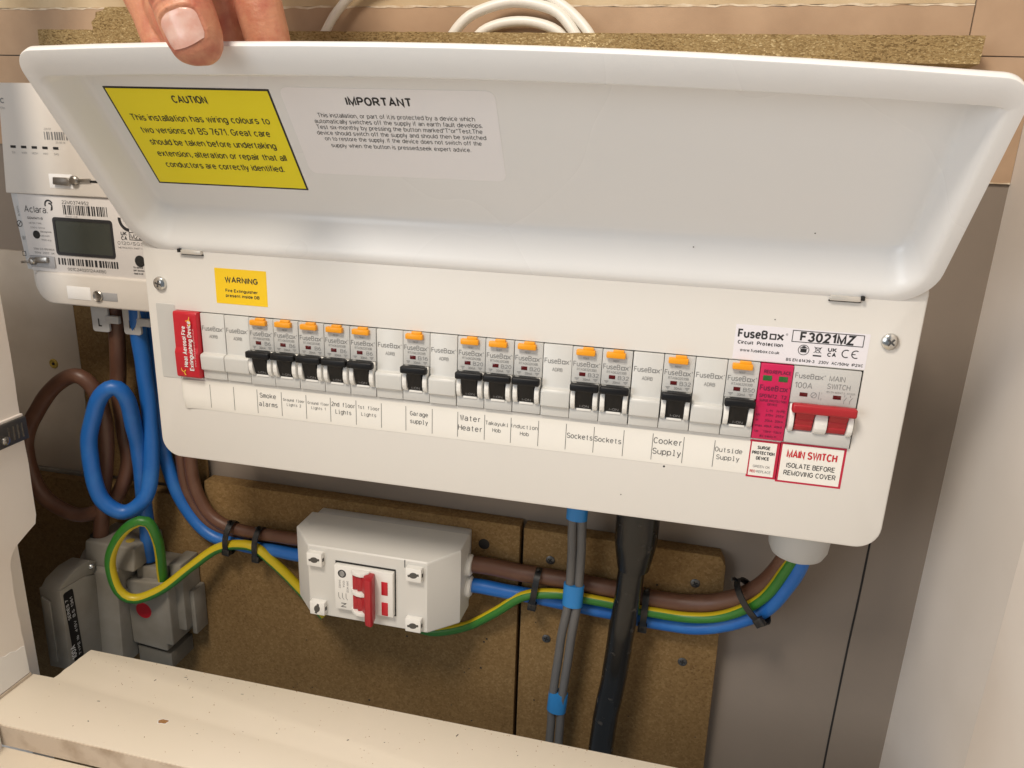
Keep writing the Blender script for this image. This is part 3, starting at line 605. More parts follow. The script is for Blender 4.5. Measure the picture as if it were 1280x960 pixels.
c = card('surge_label', 'red_border', CU, FRONT(0), 373.9, 391.0, -24.6, -1.2, .2)
P = Print(); P.rect(375.0, 389.0, -23.4, -2.4); P.put('white_field', 'tape_paper', c, FRONT(-.2))
P = Print(); P.text('SURGE', 382, -6.6, 1.9, width=7.2, anchor='c', bold=.03); P.text('PROTECTION', 382, -9.9, 1.9, width=12.6, anchor='c', bold=.03); P.text('DEVICE', 382, -13.2, 1.9, width=7.4, anchor='c', bold=.03)
P.mi = 1; P.text('GREEN OK', 382, -18.2, 1.5, width=9.6, anchor='c', bold=.006); P.text('REPLACE', 383.6, -21.4, 1.5, width=8.0, anchor='c', bold=.006)
P.mi = 2; P.text('RED', 377.4, -21.4, 1.5, width=3.2, anchor='c', bold=.02)
P.put('lettering', ['ink', 'ink_grey', 'ink_red'], c, FRONT(-.32))
c = card('isolator_label', 'red_border', CU, FRONT(0), 390.6, 426.6, -25.6, -.7, .2)
P = Print(); P.rect(392.0, 425.3, -24.4, -1.9); P.put('white_field', 'tape_paper', c, FRONT(-.22))
P = Print(); P.text('MAIN SWITCH', 408.6, -9.6, 4.4, width=27.5, anchor='c', bold=.026)
P.mi = 1; P.text('ISOLATE BEFORE', 408.9, -15.9, 2.9, width=26.6, anchor='c', bold=.012); P.text('REMOVING COVER', 408.9, -20.6, 2.9, width=28.6, anchor='c', bold=.012)
P.put('lettering', ['ink_red', 'ink'], c, FRONT(-.34))

# ---- the row of modules
PITCH = 17.8
MY = -1.2
def fusebox(P, x, z, cap, w, b=.010):
    k = w/16.0; P.text('FuseB', x, z, cap, width=10.6*k, bold=b); P.frame(x+11.0*k, x+13.2*k, z, z+cap*.72, .45*k); P.text('x', x+13.5*k, z, cap, width=2.3*k, bold=b); P.arc(x+16.3*k, z+cap*.8, .3*k, .14*k, 0, 360, 8)
# blanking modules
blank_body = blank_print = None
def make_blank():
    g = G(); g.prism([(14, .2), (-.8, .2), (-.9, 5.8), (-3.2, 7.2), (-3.6, 16.2), (-2.9, 17.6), (.3, 18.2), (0, 44.9), (14, 44.9)], .15, 17.55, 'x', bev=.35)
    P = Print(); fusebox(P, 1.1, 33.4, 3.0, 15.2, .004); P.text('ADRB', 9, 28.6, 2.1, width=6.2, anchor='c', bold=.0)
    return g, P
breaker_parts = {}
def make_breaker(rating):
    P = Print(); P.text('TEST', 8.2, 37.9, 1.05, width=3.8, anchor='c', bold=.01); fusebox(P, 1.0, 33.3, 3.0, 15.2, .006)
    P.text('RTA0632030B', 9.0, 30.8, 1.5, width=11.6, anchor='c'); P.text(rating, 13.2, 27.3, 2.3, width=2.2*len(rating)-.2, anchor='c', bold=.004)
    P.text('30mA', 9.2, 24.7, 1.5, width=4.6, anchor='c')
    for cx in (3.4, 14.6): P.rect(cx-1.3, cx+1.3, 25.9, 26.2); P.rect(cx-.9, cx+.9, 25.3, 25.5); P.rect(cx-.4, cx+.4, 24.7, 24.9)
    return P
jr_ = random.Random(5)
def breaker(i, rating, deep):
    loc = (i*PITCH-CU.location.x/S+jr_.uniform(-.12, .12), MY-CU.location.y/S+jr_.uniform(-.35, .25), -CU.location.z/S+jr_.uniform(-.15, .1))
    if 'body' not in breaker_parts:
        g = G(); g.prism([(14, .2), (-.6, .2), (-.6, 6.6), (2.4, 8.4), (2.4, 22.2), (0, 23.6), (0, 44.9), (14, 44.9)], .15, 17.55, 'x', bev=.3); body = g.obj('circuit_breaker', 'module', CU, loc=loc)
        ch = []
        for a, b in ((.7, 3.5), (14.1, 16.9)):
            g = G(); g.prism([(2.4, 6.6), (-.9, 6.7), (-3.0, 8.2), (-4.3, 11), (-4.5, 14), (-3.9, 17.5), (-2.4, 20.4), (0, 23.0), (2.4, 23)], a, b, 'x', bev=.4); ch.append(g.obj('cheek', 'cheek', body, loc=(0, 0, 0)))
        g = G(); g.prism([(2.4, 7.8), (-.9, 7.4), (-1.6, 8.0), (-5.4, 19.4), (-6.2, 20.4), (-6.6, 23.2), (-5.6, 24.2), (-2.4, 23.6), (2.4, 20)], 4.0, 13.6, 'x', bev=.35)
        g.box(.25, 17.35, -7.2, -2.4, 19.4, 24.0, 1.1, 3); tg = g.obj('toggle', 'black', body, loc=(0, 0, 0))
        g = G(); g.box(4.4, 13.2, -1.2, 1.5, 5.9, 7.5, .4); lip = g.obj('lower_lip', 'cheek', body, loc=(0, 0, 0))
        P = Print(); P.text('I-ON', 9.2, .6, 1.6, width=5.4, anchor='c')
        d = Vector((0, -5.4+1.6, 19.4-8.0)).normalized(); tl = P.put('toggle_lettering', 'meter_label', body, FRAME((0, -1.6, 8.0), (1, 0, 0), d, .14), loc=(0, 0, 0))
        g = G(); g.box(2.4, 13.6, -3.0, .4, 40.6, 44.0, .6); g.box(6.2, 12.6, -2.4, .4, 43.4, 45.5, .5); tb = g.obj('test_button', 'orange', body, loc=(0, 0, 0))
        g = G(); g.box(4.6, 8.4, -.25, .3, 27.4, 29.7, .15); iw = g.obj('indicator_window', 'indicator', body, loc=(0, 0, 0))
        breaker_parts.update(body=body, subs=ch+[tg, lip, tl, tb, iw])
    else:
        body = inst(breaker_parts['body'], CU, loc)
        for s_ in breaker_parts['subs']: inst(s_, body)
    if rating not in breaker_parts: breaker_parts[rating] = make_breaker(rating).put('lettering', 'ink_grey', body, FRONT(-.14), loc=(0, 0, 0))
    else: inst(breaker_parts[rating], body)
bp_ = {}
def blank(i):
    loc = (i*PITCH-CU.location.x/S+jr_.uniform(-.1, .1), MY-CU.location.y/S+jr_.uniform(-.2, .35), -CU.location.z/S)
    if not bp_:
        g, P = make_blank(); bp_['b'] = g.obj('blanking_module', 'module_light', CU, loc=loc); bp_['p'] = P.put('lettering', 'ink_grey', bp_['b'], FRONT(-.06), loc=(0, 0, 0))
    else: inst(bp_['p'], inst(bp_['b'], CU, loc))
for i in (1, 2, 8, 10, 14, 17, 19): blank(i)
for i, r in ((3, 'B6'), (4, 'B6'), (5, 'B6'), (6, 'B6'), (7, 'B6'), (9, 'B16'), (11, 'B20'), (12, 'B20'), (13, 'B20'), (15, 'B32'), (16, 'B32'), (18, 'B32'), (20, 'B50')): breaker(i, r, 0)

# aerosol fire extinguishing module, red
g = G(); g.prism([(14, .3), (-3.0, .3), (-4.2, 1.4), (-4.6, 18), (-3.2, 21), (-3.2, 44), (-2.4, 45.4), (14, 45.4)], -.3, 17.2, 'x', bev=.6); fe = g.obj('fire_module', 'red_device', CU, loc=(0-CU.location.x/S, MY-CU.location.y/S, -CU.location.z/S))
P = Print(); P.text('Heat Aerosol Fire', 9.4, 8.5, 2.9, width=28, rot=90, bold=.03); P.text('Extinguishing Device', 13.6, 6.2, 2.9, width=34, rot=90, bold=.03); P.text('www.firesuppression.co.uk', 15.6, 8.8, 1.0, width=26, rot=90)
M = FRAME((0, -4.75, 0), (1, 0, 0), (0, 0, 1)); P.put('lettering', 'ink_white', fe, M, loc=(0, 0, 0))
P = Print(); P.arc(11.2, 38.6, 2.2, .8, -70, 60, 12); P.arc(10.6, 42.2, 2.4, .5, -100, 10, 12); P.arc(8.2, 4.2, 2.0, .7, 120, 240, 12); P.arc(6.2, 6.8, 2.2, .5, 170, 280, 12)
P.put('flame_mark', 'flame', fe, M, loc=(0, 0, 0))

# surge protection module
loc = (21*PITCH-CU.location.x/S, MY-CU.location.y/S, -CU.location.z/S)
g = G(); g.prism([(14, .2), (-.8, .2), (-.8, 44.9), (14, 44.9)], .15, 17.55, 'x', bev=.4); spd = g.obj('surge_module', 'magenta', CU, loc=loc)
P = Print(); P.text('RED:REPLACE', 9.3, 39.7, 1.9, width=14.6, anchor='c', bold=.03); fusebox(P, 1.2, 29.6, 3.1, 15.4, .02)
P.text('SPD1MT2', 1.4, 25.4, 2.0, width=9.6, bold=.02); P.text('T2', 13.2, 25.4, 2.0, width=3, bold=.02); P.text('SURGE PROTECTION', 9, 23.0, 1.3, width=14.6, anchor='c', bold=.02); P.text('DEVICE', 9, 20.9, 1.3, width=5.4, anchor='c', bold=.02)
P.text('L-N', 6.4, 17.2, 1.4, width=3.4, bold=.02); P.text('N-PE', 12, 17.2, 1.4, width=4.6, bold=.02)
for k, (a, b, c_) in enumerate((('Uc', '275V', '255V'), ('In', '20kA', '20kA'), ('Imax', '40kA', '40kA'), ('Up', '1.5kV', '1.5kV'))):
    z = 14.4-k*3.3; P.text(a, 1.2, z, 1.3, wmax=4, bold=.02); P.text(b, 6.2, z, 1.3, width=4.2, bold=.02); P.text(c_, 11.8, z, 1.3, width=4.4, bold=.02)
P.text('IEC 61643-11', 9, 1.6, 1.2, width=9, anchor='c', bold=.02)
P.put('lettering', 'ink_dark_red', spd, FRONT(-.95), loc=(0, 0, 0))
for a in (1.9, 10.4):
    g = G(); g.box(a, a+4.9, -1.05, -.6, 35.3, 38.4, .2); g.obj('status_window', 'green_window', spd, loc=(0, 0, 0))

# main switch
loc = (22*PITCH-CU.location.x/S, MY-CU.location.y/S, -CU.location.z/S)
g = G(); g.prism([(14, .2), (-.9, .2), (-.9, 7), (2.4, 8.6), (2.4, 22.4), (0, 24), (0, 44.9), (14, 44.9)], .15, 35.4, 'x', bev=.35); ms = g.obj('main_switch', 'module', CU, loc=loc)
for a, b in ((.8, 3.4), (14.4, 21.2), (32.0, 34.8)):
    g = G(); g.prism([(2.4, 6.9), (-1.2, 7), (-3.4, 8.6), (-4.6, 11), (-4.8, 14), (-4.2, 17.5), (-2.6, 20.4), (0, 23.0), (2.4, 23)], a, b, 'x', bev=.45); g.obj('cheek', 'cheek', ms, loc=(0, 0, 0))
g = G(); g.box(1.0, 35.0, -8.6, -3.4, 20.0, 25.4, 1.3, 3)
for a, b in ((4.2, 13.8), (21.8, 31.6)):
    g.prism([(2.4, 8.4), (-1.2, 8.2), (-2.6, 11.2), (-2.2, 11.8), (-3.7, 14.6), (-3.2, 15.2), (-4.9, 18.2), (-5.6, 21), (-4, 24), (2.4, 21)], a, b, 'x', bev=.3)
g.obj('toggle', 'red_plastic', ms, loc=(0, 0, 0))
for x in (4.9, 22.6):
    g = G(); g.box(x, x+4.2, -.3, .3, 28.0, 30.2, .15); g.obj('indicator_window', 'indicator', ms, loc=(0, 0, 0))
P = Print(); fusebox(P, 1.3, 38.4, 2.9, 15.2, .004); P.text('100A', 1.8, 32.8, 3.2, width=9.4); P.text('MAIN', 19.4, 38.3, 2.9, width=8.2); P.text('SWITCH', 18.9, 33.8, 2.9, width=12.0); P.text('BS EN 60947-3  AC22A', 18.9, 31.4, 1.0, width=15)
P.arc(12.4, 29.2, 1.5, .25, 0, 360, 18); P.line(11.4, 28.2, 13.4, 30.2, .2); P.line(15.2, 27, 15.2, 31.4, .2); P.text('1', 16.2, 30.2, 1, width=.4); P.text('2', 16.2, 26.8, 1, width=.6)
for x in (28.6, 31.6): P.line(x, 25.8, x, 27.6, .2); P.line(x, 27.6, x+1.2, 29.6, .2); P.line(x, 29.8, x, 31, .2)
P.put('lettering', 'ink_grey', ms, FRONT(-.14), loc=(0, 0, 0))

# plastic gland under the right end
g = G(); g.lathe([(20, 0), (20, 17), (19.4, 19), (18.8, 27), (16.5, 32), (12, 34.5), (9, 34.6)], (419, 48, -61.7), axis=(0, 0, -1), seg=32); g.obj('cable_gland', 'gland', CU)

# ================================================================== ELECTRICITY METER
MT = thing('electricity_meter', (-103, 75, 30), 'white electricity meter with dark screen left of the fuse box', 'meter')
YM = 45.0
g = G(); g.prism([(a, b) for a, b in rrect(-158, -36, 31, 116, (16, 16, 2, 2), 6)], YM+1.5, YW-5, 'y', bev=1.2); g.obj('case', 'meter', MT)
g = G(); g.prism([(-168.2, 112.2), (-34, 112.6), (-34, 189), (-160.8, 188.6)], YM-2.2, YM+34, 'y', bev=1.0, seg=3); g.obj('communications_hub', 'meter', MT)
g = G(); g.prism([(-156.2, 55.6), (-36, 55.4), (-36, 112.3), (-160.5, 112.0)], YM-.4, YM+6, 'y', bev=.5); face = g.obj('face_plate', 'meter_face', MT)
g = G(); g.prism([(a, b) for a, b in rrect(-152.5, -36.5, 31.5, 55.6, (14, 14, 3, 3), 6)], YM-3.2, YM+8, 'y', bev=1.6, seg=3); tc_ = g.obj('terminal_cover', 'meter', MT)
g = G(); g.prism([(-161.5, 56), (-155.6, 56), (-159.6, 112.2), (-166.9, 112.2)], YM+.8, YM+20, 'y', bev=.5); sl_ = g.obj('side_strip', 'tag_white', MT)
P = Print(); P.arc(-162.6, 90, 2.2, .5, 0, 360, 20); P.line(-164.4, 88, -161, 92, .5); P.text('kWh', -161.2, 96, 1.8, width=7, rot=92); P.text('W', -162, 78, 3, width=3); P.frame(-164, -160.8, 66, 69.5, .4)
P.put('lettering', 'ink', sl_, FRONT(YM+.6))
# hub print
P = Print(); P.text('LNC', -166.9, 174.8, 3.4, width=10.2, bold=.03); P.text('SG-17m', -165.2, 170.6, 1.6, width=8)
P.bars(-127, -101, 151, 156.4, 3, 40); P.text('220 07', -126.6, 157.6, 1.3, width=6); P.text('20 05 14', -118, 148.6, 1.3, width=8)
for k, w in enumerate(('SW', 'WAN', 'MESH', 'HAN', 'GAS')): P.text(w, -155.2+k*9.1, 140.6, 1.4, wmax=5.4, anchor='c')
P.put('lettering', 'ink_grey', MT, FRONT(YM-2.4))
for k in range(5):
    g = G(); g.box(-157.4+k*9.1, -152.9+k*9.1, YM-2.5, YM, 144.4, 146.2, .2); g.obj('light_slot', 'slot', MT)
g = G(); g.box(-128, -108, YM-2.5, YM-2, 117.6, 127.6, .4); g.obj('seal_recess', 'panel_patch', MT)
def seal(x, z, y, s_=1.0, a=-4):
    g = G(); M = Matrix.Translation((x, y, z)) @ Matrix.Rotation(math.radians(a), 4, 'Y')
    g.prism([(-18*s_, -2.2*s_), (-5*s_, -3.6*s_), (-3*s_, 0), (-5*s_, 2.2*s_), (-17*s_, 3.0*s_)], -2.4, 0.4, 'y', bev=.6, M=M)
    g.lathe([(3.4*s_, -1), (3.4*s_, 2.0), (2.4*s_, 3.0), (.6, 3.2)], (x, y, z), seg=18); g.box(0, 13*s_, -1.6, .2, -1.0*s_, 1.0*s_, .3, M=M); return g
seal(-105.5, 123.6, YM-2.5).obj('sealing_screw', 'seal_metal', MT)
g = G(); g.box(-93.5, -60, YM-2.5, YM-2, 122.6, 124.2, .1); g.obj('seal_slot', 'slot', MT)
g = G(); g.box(-156.2, -134, YM-1.6, YM+1, 58.4, 67.2, .8); g.obj('seal_recess', 'meter_label', MT)
seal(-152.5, 63.0, YM-1.6, .8, 172).obj('sealing_screw', 'seal_metal', MT)
g = G(); g.box(-124.5, -104, YM-3.6, YM-3, 36.6, 46.4, .4); g.obj('seal_recess', 'panel_patch', MT); g = G(); g.box(-95, -81, YM-3.6, YM-3, 37.4, 43.6, .3); g.obj('seal_recess', 'meter_label', MT)
g = G(); g.lathe([(4.2, -1), (4.2, 1.2), (3.6, 1.8), (2.4, 1.0), (.5, .9)], (-97.2, YM-3.3, 40.6), seg=20); g.obj('sealing_screw', 'seal_metal', MT)
# screen
g = G(); p = rrect(-131.6, -80.6, 68.9, 96.6, 2.4, 5); q = rrect(-129.6, -82.4, 71.0, 94.4, 1.2, 5)
g.rings([[(a, YM-.3, b) for a, b in p], [(a, YM-1.0, b) for a, b in p], [(a, YM-1.0, b) for a, b in q], [(a, YM-.2, b) for a, b in q]]); g.obj('screen_frame', 'ink', MT)
g = G(); g.prism(q, YM-.55, YM+1, 'y'); g.obj('screen', 'lcd', MT)
P = Print(); P.text('Aclara.', -155.2, 99.0, 4.6, width=20.5, bold=.004)
P.arc(-133.2, 105.2, 3.2, 1.2, 20, 200, 16); P.arc(-132.6, 104.2, 2.0, 1.2, -60, 110, 12); P.arc(-131.6, 102.6, 1.0, 1.0, -120, 60, 8)
P.text('22M0374952', -121.4, 106.6, 2.3, width=23, bold=.004); P.bars(-121.2, -83.8, 98.9, 105.8, 7, 60); P.text('SGM1411-B', -153.6, 94.0, 1.7, width=13.5, bold=.01)
P.text('METER TYPE', -152.8, 90.6, 1.1, width=11); P.text('230V 50Hz', -152.2, 87.4, 1.1, width=13); P.text('1000 imp/kWh', -144, 84.6, 1.2, width=10); P.text('LED kWh', -144, 81.6, 1.2, width=8); P.text('1000 imp', -144, 78.6, 1.2, width=9)
P.text('230V 0.5-100(100)A', -152.0, 71.6, 1.3, width=18.5); P.text('50Hz  2022  UK', -151.4, 68.8, 1.3, width=17.6); P.text('Elster cl.B', -119.6, 97.1, .9, width=10)
P.bars(-131.4, -79.4, 61.6, 66.6, 11, 70); P.text('001C2402012AAEB0', -123.8, 57.6, 2.1, width=33.4, bold=.004)
P.arc(-66.2, 98.4, 8, 2.4, 175, 265, 12); P.text('UK', -74, 86.6, 2.6, width=5, bold=.03); P.text('CA', -74, 83.2, 2.6, width=5, bold=.03); P.frame(-67.4, -52, 83.4, 89.2, .5); P.text('M22', -66, 84.4, 3.4, width=9, bold=.01)
P.text('0120/SGS', -77.6, 79.8, 2.2, width=22); P.text('METROLOGY PART NO', -77.4, 77.0, 1.2, width=22); P.text('No optical', -66.6, 63.2, 1.3, width=8, bold=.02); P.text('port access', -66.6, 61.0, 1.3, width=9, bold=.02); P.text('Made in UK', -66.6, 58.6, 1.3, width=8, bold=.02)
P.put('lettering', 'ink', MT, FRONT(YM-.55))
for x, z, r in ((-147.6, 82.8, 3.0), (-60.5, 68.5, 4.2)):
    g = G(); g.lathe([(r, -.2), (r, .35), (r*.7, .5)], (x, YM-.4, z), seg=20); g.obj('optical_port', 'slot', MT)
for x, ch in ((-116.1, 'L'), (-87.6, 'N')):
    t = thing('wire_marker', (x, 66, 8), 'white %s marker tag hanging below the electricity meter' % ch, 'tag', 'wire marker tags')
    g = G(); g.prism(rrect(x-7.6, x+7.6, 7.5, 31, 2.2, 4), 61, 63.5, 'y', bev=.5); g.box(x+5, x+17, 60.4, 64, 15, 21, .6); g.obj('tag', 'tag_white', t)
    P = Print(); P.text(ch, x, 12.2, 6.2, width=3.6 if ch == 'L' else 4.6, anchor='c', bold=.02); P.put('lettering', 'ink', t, FRONT(60.85))

# ================================================================== ISOLATOR BOX
IB = thing('isolator_box', (115, 91, -199), 'grey plastic isolator box with red switch below the fuse box', 'switch box')
g = G(); g.box(53.5, 183.0, 78, 90.8, -198, -134.2, 1.2); g.obj('base', 'isolator_base', IB)
def jr(y, x0, x1, z0, z1): return [(x, y, z) for x, z in rrect(x0, x1, z0, z1, 1.6, 3)]
g = G(); g.rings([jr(80, 48.5, 184.5, -199.5, -134), jr(57, 47.5, 184, -199.5, -135.4), jr(37.2, 66.8, 165.2, -198.4, -137.8), jr(36.2, 67.8, 164.2, -197.4, -138.8)], cap0=True, cap1=True)
g.obj('cover', 'isolator', IB, smooth=25)
g = G(); g.box(146.2, 146.9, 36.0, 37, -144.5, -138.4); g.obj('moulding_line', 'ink_thin', IB)
for x, z, a in ((75.0, -147.6, 8), (154.8, -147.4, 12), (75.8, -190.0, 75), (154.4, -190.6, 10)):
    g = G(); g.box(x-6.2, x+6.2, 31.6, 37, z-5.6, z+5.6, .7); lg = g.obj('screw_lug', 'cheek', IB)
    g = G(); p = [(3.2*math.cos(k*math.pi/8), 2.4*math.sin(k*math.pi/8)) for k in range(16)]; M = Matrix.Translation((x, 0, z)) @ Matrix.Rotation(math.radians(-a), 4, 'Y')
    g.prism(p, 31.45, 31.8, 'y', M=M); g.box(-4.4, 4.4, 31.42, 31.8, -.9, .9, M=M); g.obj('screw_hole', 'zinc_dark', lg)
    g = G(); g.box(x+6.1, x+6.5, 33, 35, z-1.6, z+1.2); g.obj('side_slot', 'slot', lg)
# opening and switch module turned on its side
g = G(); g.box(90.6, 139.4, 35.9, 37, -187.8, -147.6); g.obj('cutout', 'slot', IB)
g = G(); g.prism([(36.5, -186.6), (31.6, -186.6), (31.6, -149.0), (36.5, -149.0)], 91.4, 138.6, 'x', bev=.5)
sw = g.obj('switch_module', 'cheek', IB)
def arcch(z0, z1):
    g = G(); g.prism([(105.2, 31.8), (105.6, 30.2), (108.4, 27.4), (111.5, 26.2), (115, 25.8), (118.4, 26.6), (120.6, 29), (120.8, 31.8)], z0, z1, 'z', bev=.4); return g
for z0, z1 in ((-152.6, -149.4), (-169.6, -166.0), (-186.4, -183.0)): arcch(z0, z1).obj('cheek', 'cheek', sw)
g = G()
for z0, z1 in ((-165.6, -153.0), (-182.6, -170.0)):
    g.prism([(107, 31.9), (107.4, 29), (111, 29.4), (112, 27.4), (115, 28), (117, 26), (122, 22), (123.5, 31.9)], z0, z1, 'z', bev=.3)
g.prism([(117.4, 27.0), (120.6, 20.8), (125.4, 19.6), (126.4, 21.6), (124.4, 31.8), (118.2, 31.8)], -189.8, -150.6, 'z', bev=.8); g.obj('toggle', 'red_plastic', sw)
for z in (-162.4, -180.0):
    g = G(); g.box(129.6, 134.6, 31.2, 31.9, z-5.6, z+5.6, .15); g.obj('indicator_window', 'red_device', sw)
P = Print(); P.arc(97.8, -155.4, 2.9, .9, 0, 360, 24)
for k in range(-2, 3): P.rect(97.8+k*1.0-.28, 97.8+k*1.0+.28, -157.6, -153.2)
for k, (w, a, n_) in enumerate((('WS102', -161, 7), ('100A', -161, 6), ('240V AC22', -161, 10))): P.text(w, 96+k*3.2-1.0, a, 1.5, width=n_, rot=-90)
for k in range(3): P.line(94.6+k*3, -172, 94.6+k*3, -176, .3); P.line(94.6+k*3, -176, 96+k*3, -177.6, .3)
P.text('N', 96.4, -181.0, 4.2, width=3.6, rot=-90, bold=.01)
P.put('lettering', 'ink', sw, FRONT(31.45))
for z, r in ((-158.5, 8.6), (-177.5, 8.6)):
    g = G(); g.lathe([(r, 0), (r, 3.2), (r*.86, 4.4), (5.6, 4.6)], (183.6, 76, z), axis=(1, 0, 0), seg=24); g.obj('cable_gland', 'cheek', IB)

# ================================================================== SERVICE FUSE
SF = thing('service_fuse', (-125, 91, -280), 'grey service fuse carrier and neutral block at lower left', 'fuse')
g = G(); g.prism([(8, -274), (47, -282), (47, -206), (36, -201.5), (9.5, -199.5)], -160.5, -140, 'x', bev=.8, seg=2); car = g.obj('fuse_carrier', 'fuse', SF)
g = G(); g.prism([(9.5, -199.8), (36, -201.8), (46, -205), (52, -196), (44, -190.5), (30, -190), (16, -194)], -159.5, -141, 'x', bev=1.2, seg=2); g.obj('carrier_top', 'fuse', car)
g = G(); g.prism([(-157.6, -268), (-151, -268), (-149.6, -210), (-157.0, -206)], 6.9, 8.6, 'y', bev=.4); g.obj('front_rib', 'fuse', car)
M = FRAME((-140, 0, 0), (0, 1, 0), (0, 0, 1))
g = G(); p = rrect(11.6, 21.6, -270, -203.6, 2, 4); bmv = [(-139.75, a+(b+203)*-.02, b) for a, b in p]; g.rings([[(-140.3, y, z) for _, y, z in bmv], bmv], cap1=True); pl = g.obj('rating_plate', 'black', SF)
P = Print(); P.text('100A', 15.6, -266, 4.6, width=13, rot=91, bold=.02); P.text('SERIES 7', 15.4, -229, 2.6, width=19, rot=91, bold=.01); P.text('TYPE IIb  415V  B.S. 1361', 20.6, -266, 2.4, width=56, rot=91, bold=.01)
P.put('lettering', 'ink_white', pl, FRAME((-139.5, 0, 0), (0, 1, 0), (0, 0, 1)))
g = G(); g.prism([(42, -292), (90.8, -292), (90.8, -186), (74, -186), (58, -192), (47, -203)], -161, -119, 'x', bev=1.6, seg=2); g.obj('fuse_base', 'fuse', SF)
g = G(); g.prism([(50, -200), (90.6, -200), (90.6, -178.4), (53.5, -178.4)], -153, -104, 'x', bev=2.0, seg=3); g.obj('terminal_tower', 'fuse', SF)
g = G(); g.lathe([(7.4, 0), (7.4, .3), (6.6, .4)], (-149, 66, -178.6), axis=(0, 0, 1), seg=20); g.obj('cable_hole', 'slot', SF)
g = G(); g.lathe([(3.6, 0), (3.6, .5), (2, .7), (.4, .6)], (-116, 64, -178.5), axis=(0, 0, 1), seg=16); g.obj('brass_screw', 'plug', SF)
g = G(); g.lathe([(2.6, -1), (2.6, 1), (1.6, 1.8), (.3, 1.9)], (-141, 44, -196), axis=(.3, -.6, .7), seg=16); g.obj('seal_screw', 'zinc', SF)
# neutral block
g = G(); g.prism([(-119, -276), (-84, -279), (-84, -272), (-77.6, -272), (-77.6, -215), (-82, -209.4), (-119, -213)], 56, 90.8, 'y', bev=1.5, seg=3); nb = g.obj('neutral_block', 'fuse', SF)
g = G(); g.box(-112, -84, 62, 90.6, -216, -200, 1.8); g.box(-82, -70, 66, 90.6, -262, -196, 1.5); g.box(-71, -66, 74, 90.6, -270, -226, 1.2); g.obj('block_back', 'fuse', SF)
g = G(); g.lathe([(9, 0), (9, .3), (8.2, .4)], (-105.5, 72, -200.2), axis=(0, 0, 1), seg=20); g.obj('cable_hole', 'slot', SF)
g = G(); g.lathe([(7.6, -.1), (7.6, .15)], (-103.8, 56, -240.5), seg=28); g.obj('red_dot', 'red_device', nb)
g = G(); g.box(-121.6, -117, 54, 60, -234, -220, .8); g.obj('clip', 'fuse', SF)
g = G(); g.prism([(-118, -300), (-84, -300), (-84, -284), (-118, -281)], 60, 90.6, 'y', bev=1); g.obj('lower_housing', 'fuse_dark', SF)

# ================================================================== CABLES
def cable(name, pts, r, m, label, group=None, stripe=None, seg=16, base=None, **k):
    g = G(); g.tube(pts, r, seg=seg, stripe=stripe, **k); o = g.obj(name, m, base=base or pts[-1], smooth=70); tag(o, label, 'cable', group); return o
cable('meter_tail', [(-108,70,40),(-108,70,21),(-112,72,-1),(-120,76,-42),(-121,78,-84),(-119,76,-110),(-128,68,-141),(-148,62,-155),(-167,56,-155),(-190,52,-136),(-194,50,-93),(-174,50,-56),(-152,51,-35),(-134,52,-29),(-123,56,-45),(-123,60,-79),(-131,62,-115),(-142,64,-159),(-149,66,-190)], 6.2, 'brown_cable', 'brown cable coiled in a big loop below the meter', 'meter tails')
cable('meter_tail', [(-85,66,40),(-85,66,24),(-88,68,6),(-88,70,-26),(-88,70,-67),(-88,66,-107),(-91,58,-131),(-105,50,-143),(-120,44,-131),(-125,42,-102),(-122,42,-73),(-111,43,-44),(-99,46,-33),(-93,52,-42),(-95,60,-71),(-98,66,-97),(-103,70,-153),(-105,72,-192),(-106,72,-220)], 6.3, 'blue_cable', 'bright blue cable coiled in a loop entering the neutral block', 'meter tails')
cable('supply_tail', [(-88,84,50),(-90,84,18),(-89,84,-12),(-90,84,-84),(-84,83,-117),(-73,83,-149),(-51,83,-171),(-22,83,-177),(13,82,-177),(52,78,-175)], 5.6, 'blue_cable', 'blue cable bending from left of fuse box into isolator', 'supply tails')
cable('supply_tail', [(-63,84,-50),(-63,84,-82),(-64,84,-108),(-61,84,-133),(-49,84,-154),(-29,84,-163),(2,83,-164),(52,78,-160)], 5.4, 'brown_cable', 'brown cable bending from behind fuse box into isolator', 'supply tails')
cable('supply_tail', [(-74,86,-50),(-74,86,-82),(-74,86,-108),(-71,86,-136),(-58,86,-158),(-36,87,-168),(-6,87,-168),(40,84,-164)], 4.6, 'brown_cable', 'thinner brown cable beside the blue one left of isolator', 'supply tails')
cable('earth_cable', [(-91,66,-250),(-86,62,-224),(-84,60,-199),(-77,50,-164),(-80,44,-145),(-91,40,-147),(-105,38,-162),(-115,38,-186),(-112,40,-212),(-100,44,-221),(-82,52,-214),(-59,66,-195),(-40,75,-180),(-17,76,-173),(-1,76,-174),(14,78,-188),(33,82,-210),(54,84,-235)], 4.3, ['green_cable', 'yellow_cable'], 'green and yellow earth cable looped beside the service fuse', 'earth cables', stripe=(.72, Vector((0, -.35, .94))))
cable('supply_tail', [(183,77,-158),(193,80,-159),(225,84,-163),(270,84,-164),(320,84,-167),(356,83,-167),(384,78,-156),(403,70,-137),(414,60,-111),(416,52,-90),(416,48,-70)], 6.9, 'brown_cable', 'brown cable curving from isolator up into the right gland', 'supply tails')
cable('supply_tail', [(183,77,-177),(194,80,-178),(226,83,-181),(271,84,-184),(321,83,-186),(358,82,-186),(386,77,-174),(408,68,-153),(419,58,-124),(423,51,-100),(423,48,-70)], 5.8, 'blue_cable', 'blue cable curving from isolator up into the right gland', 'supply tails')
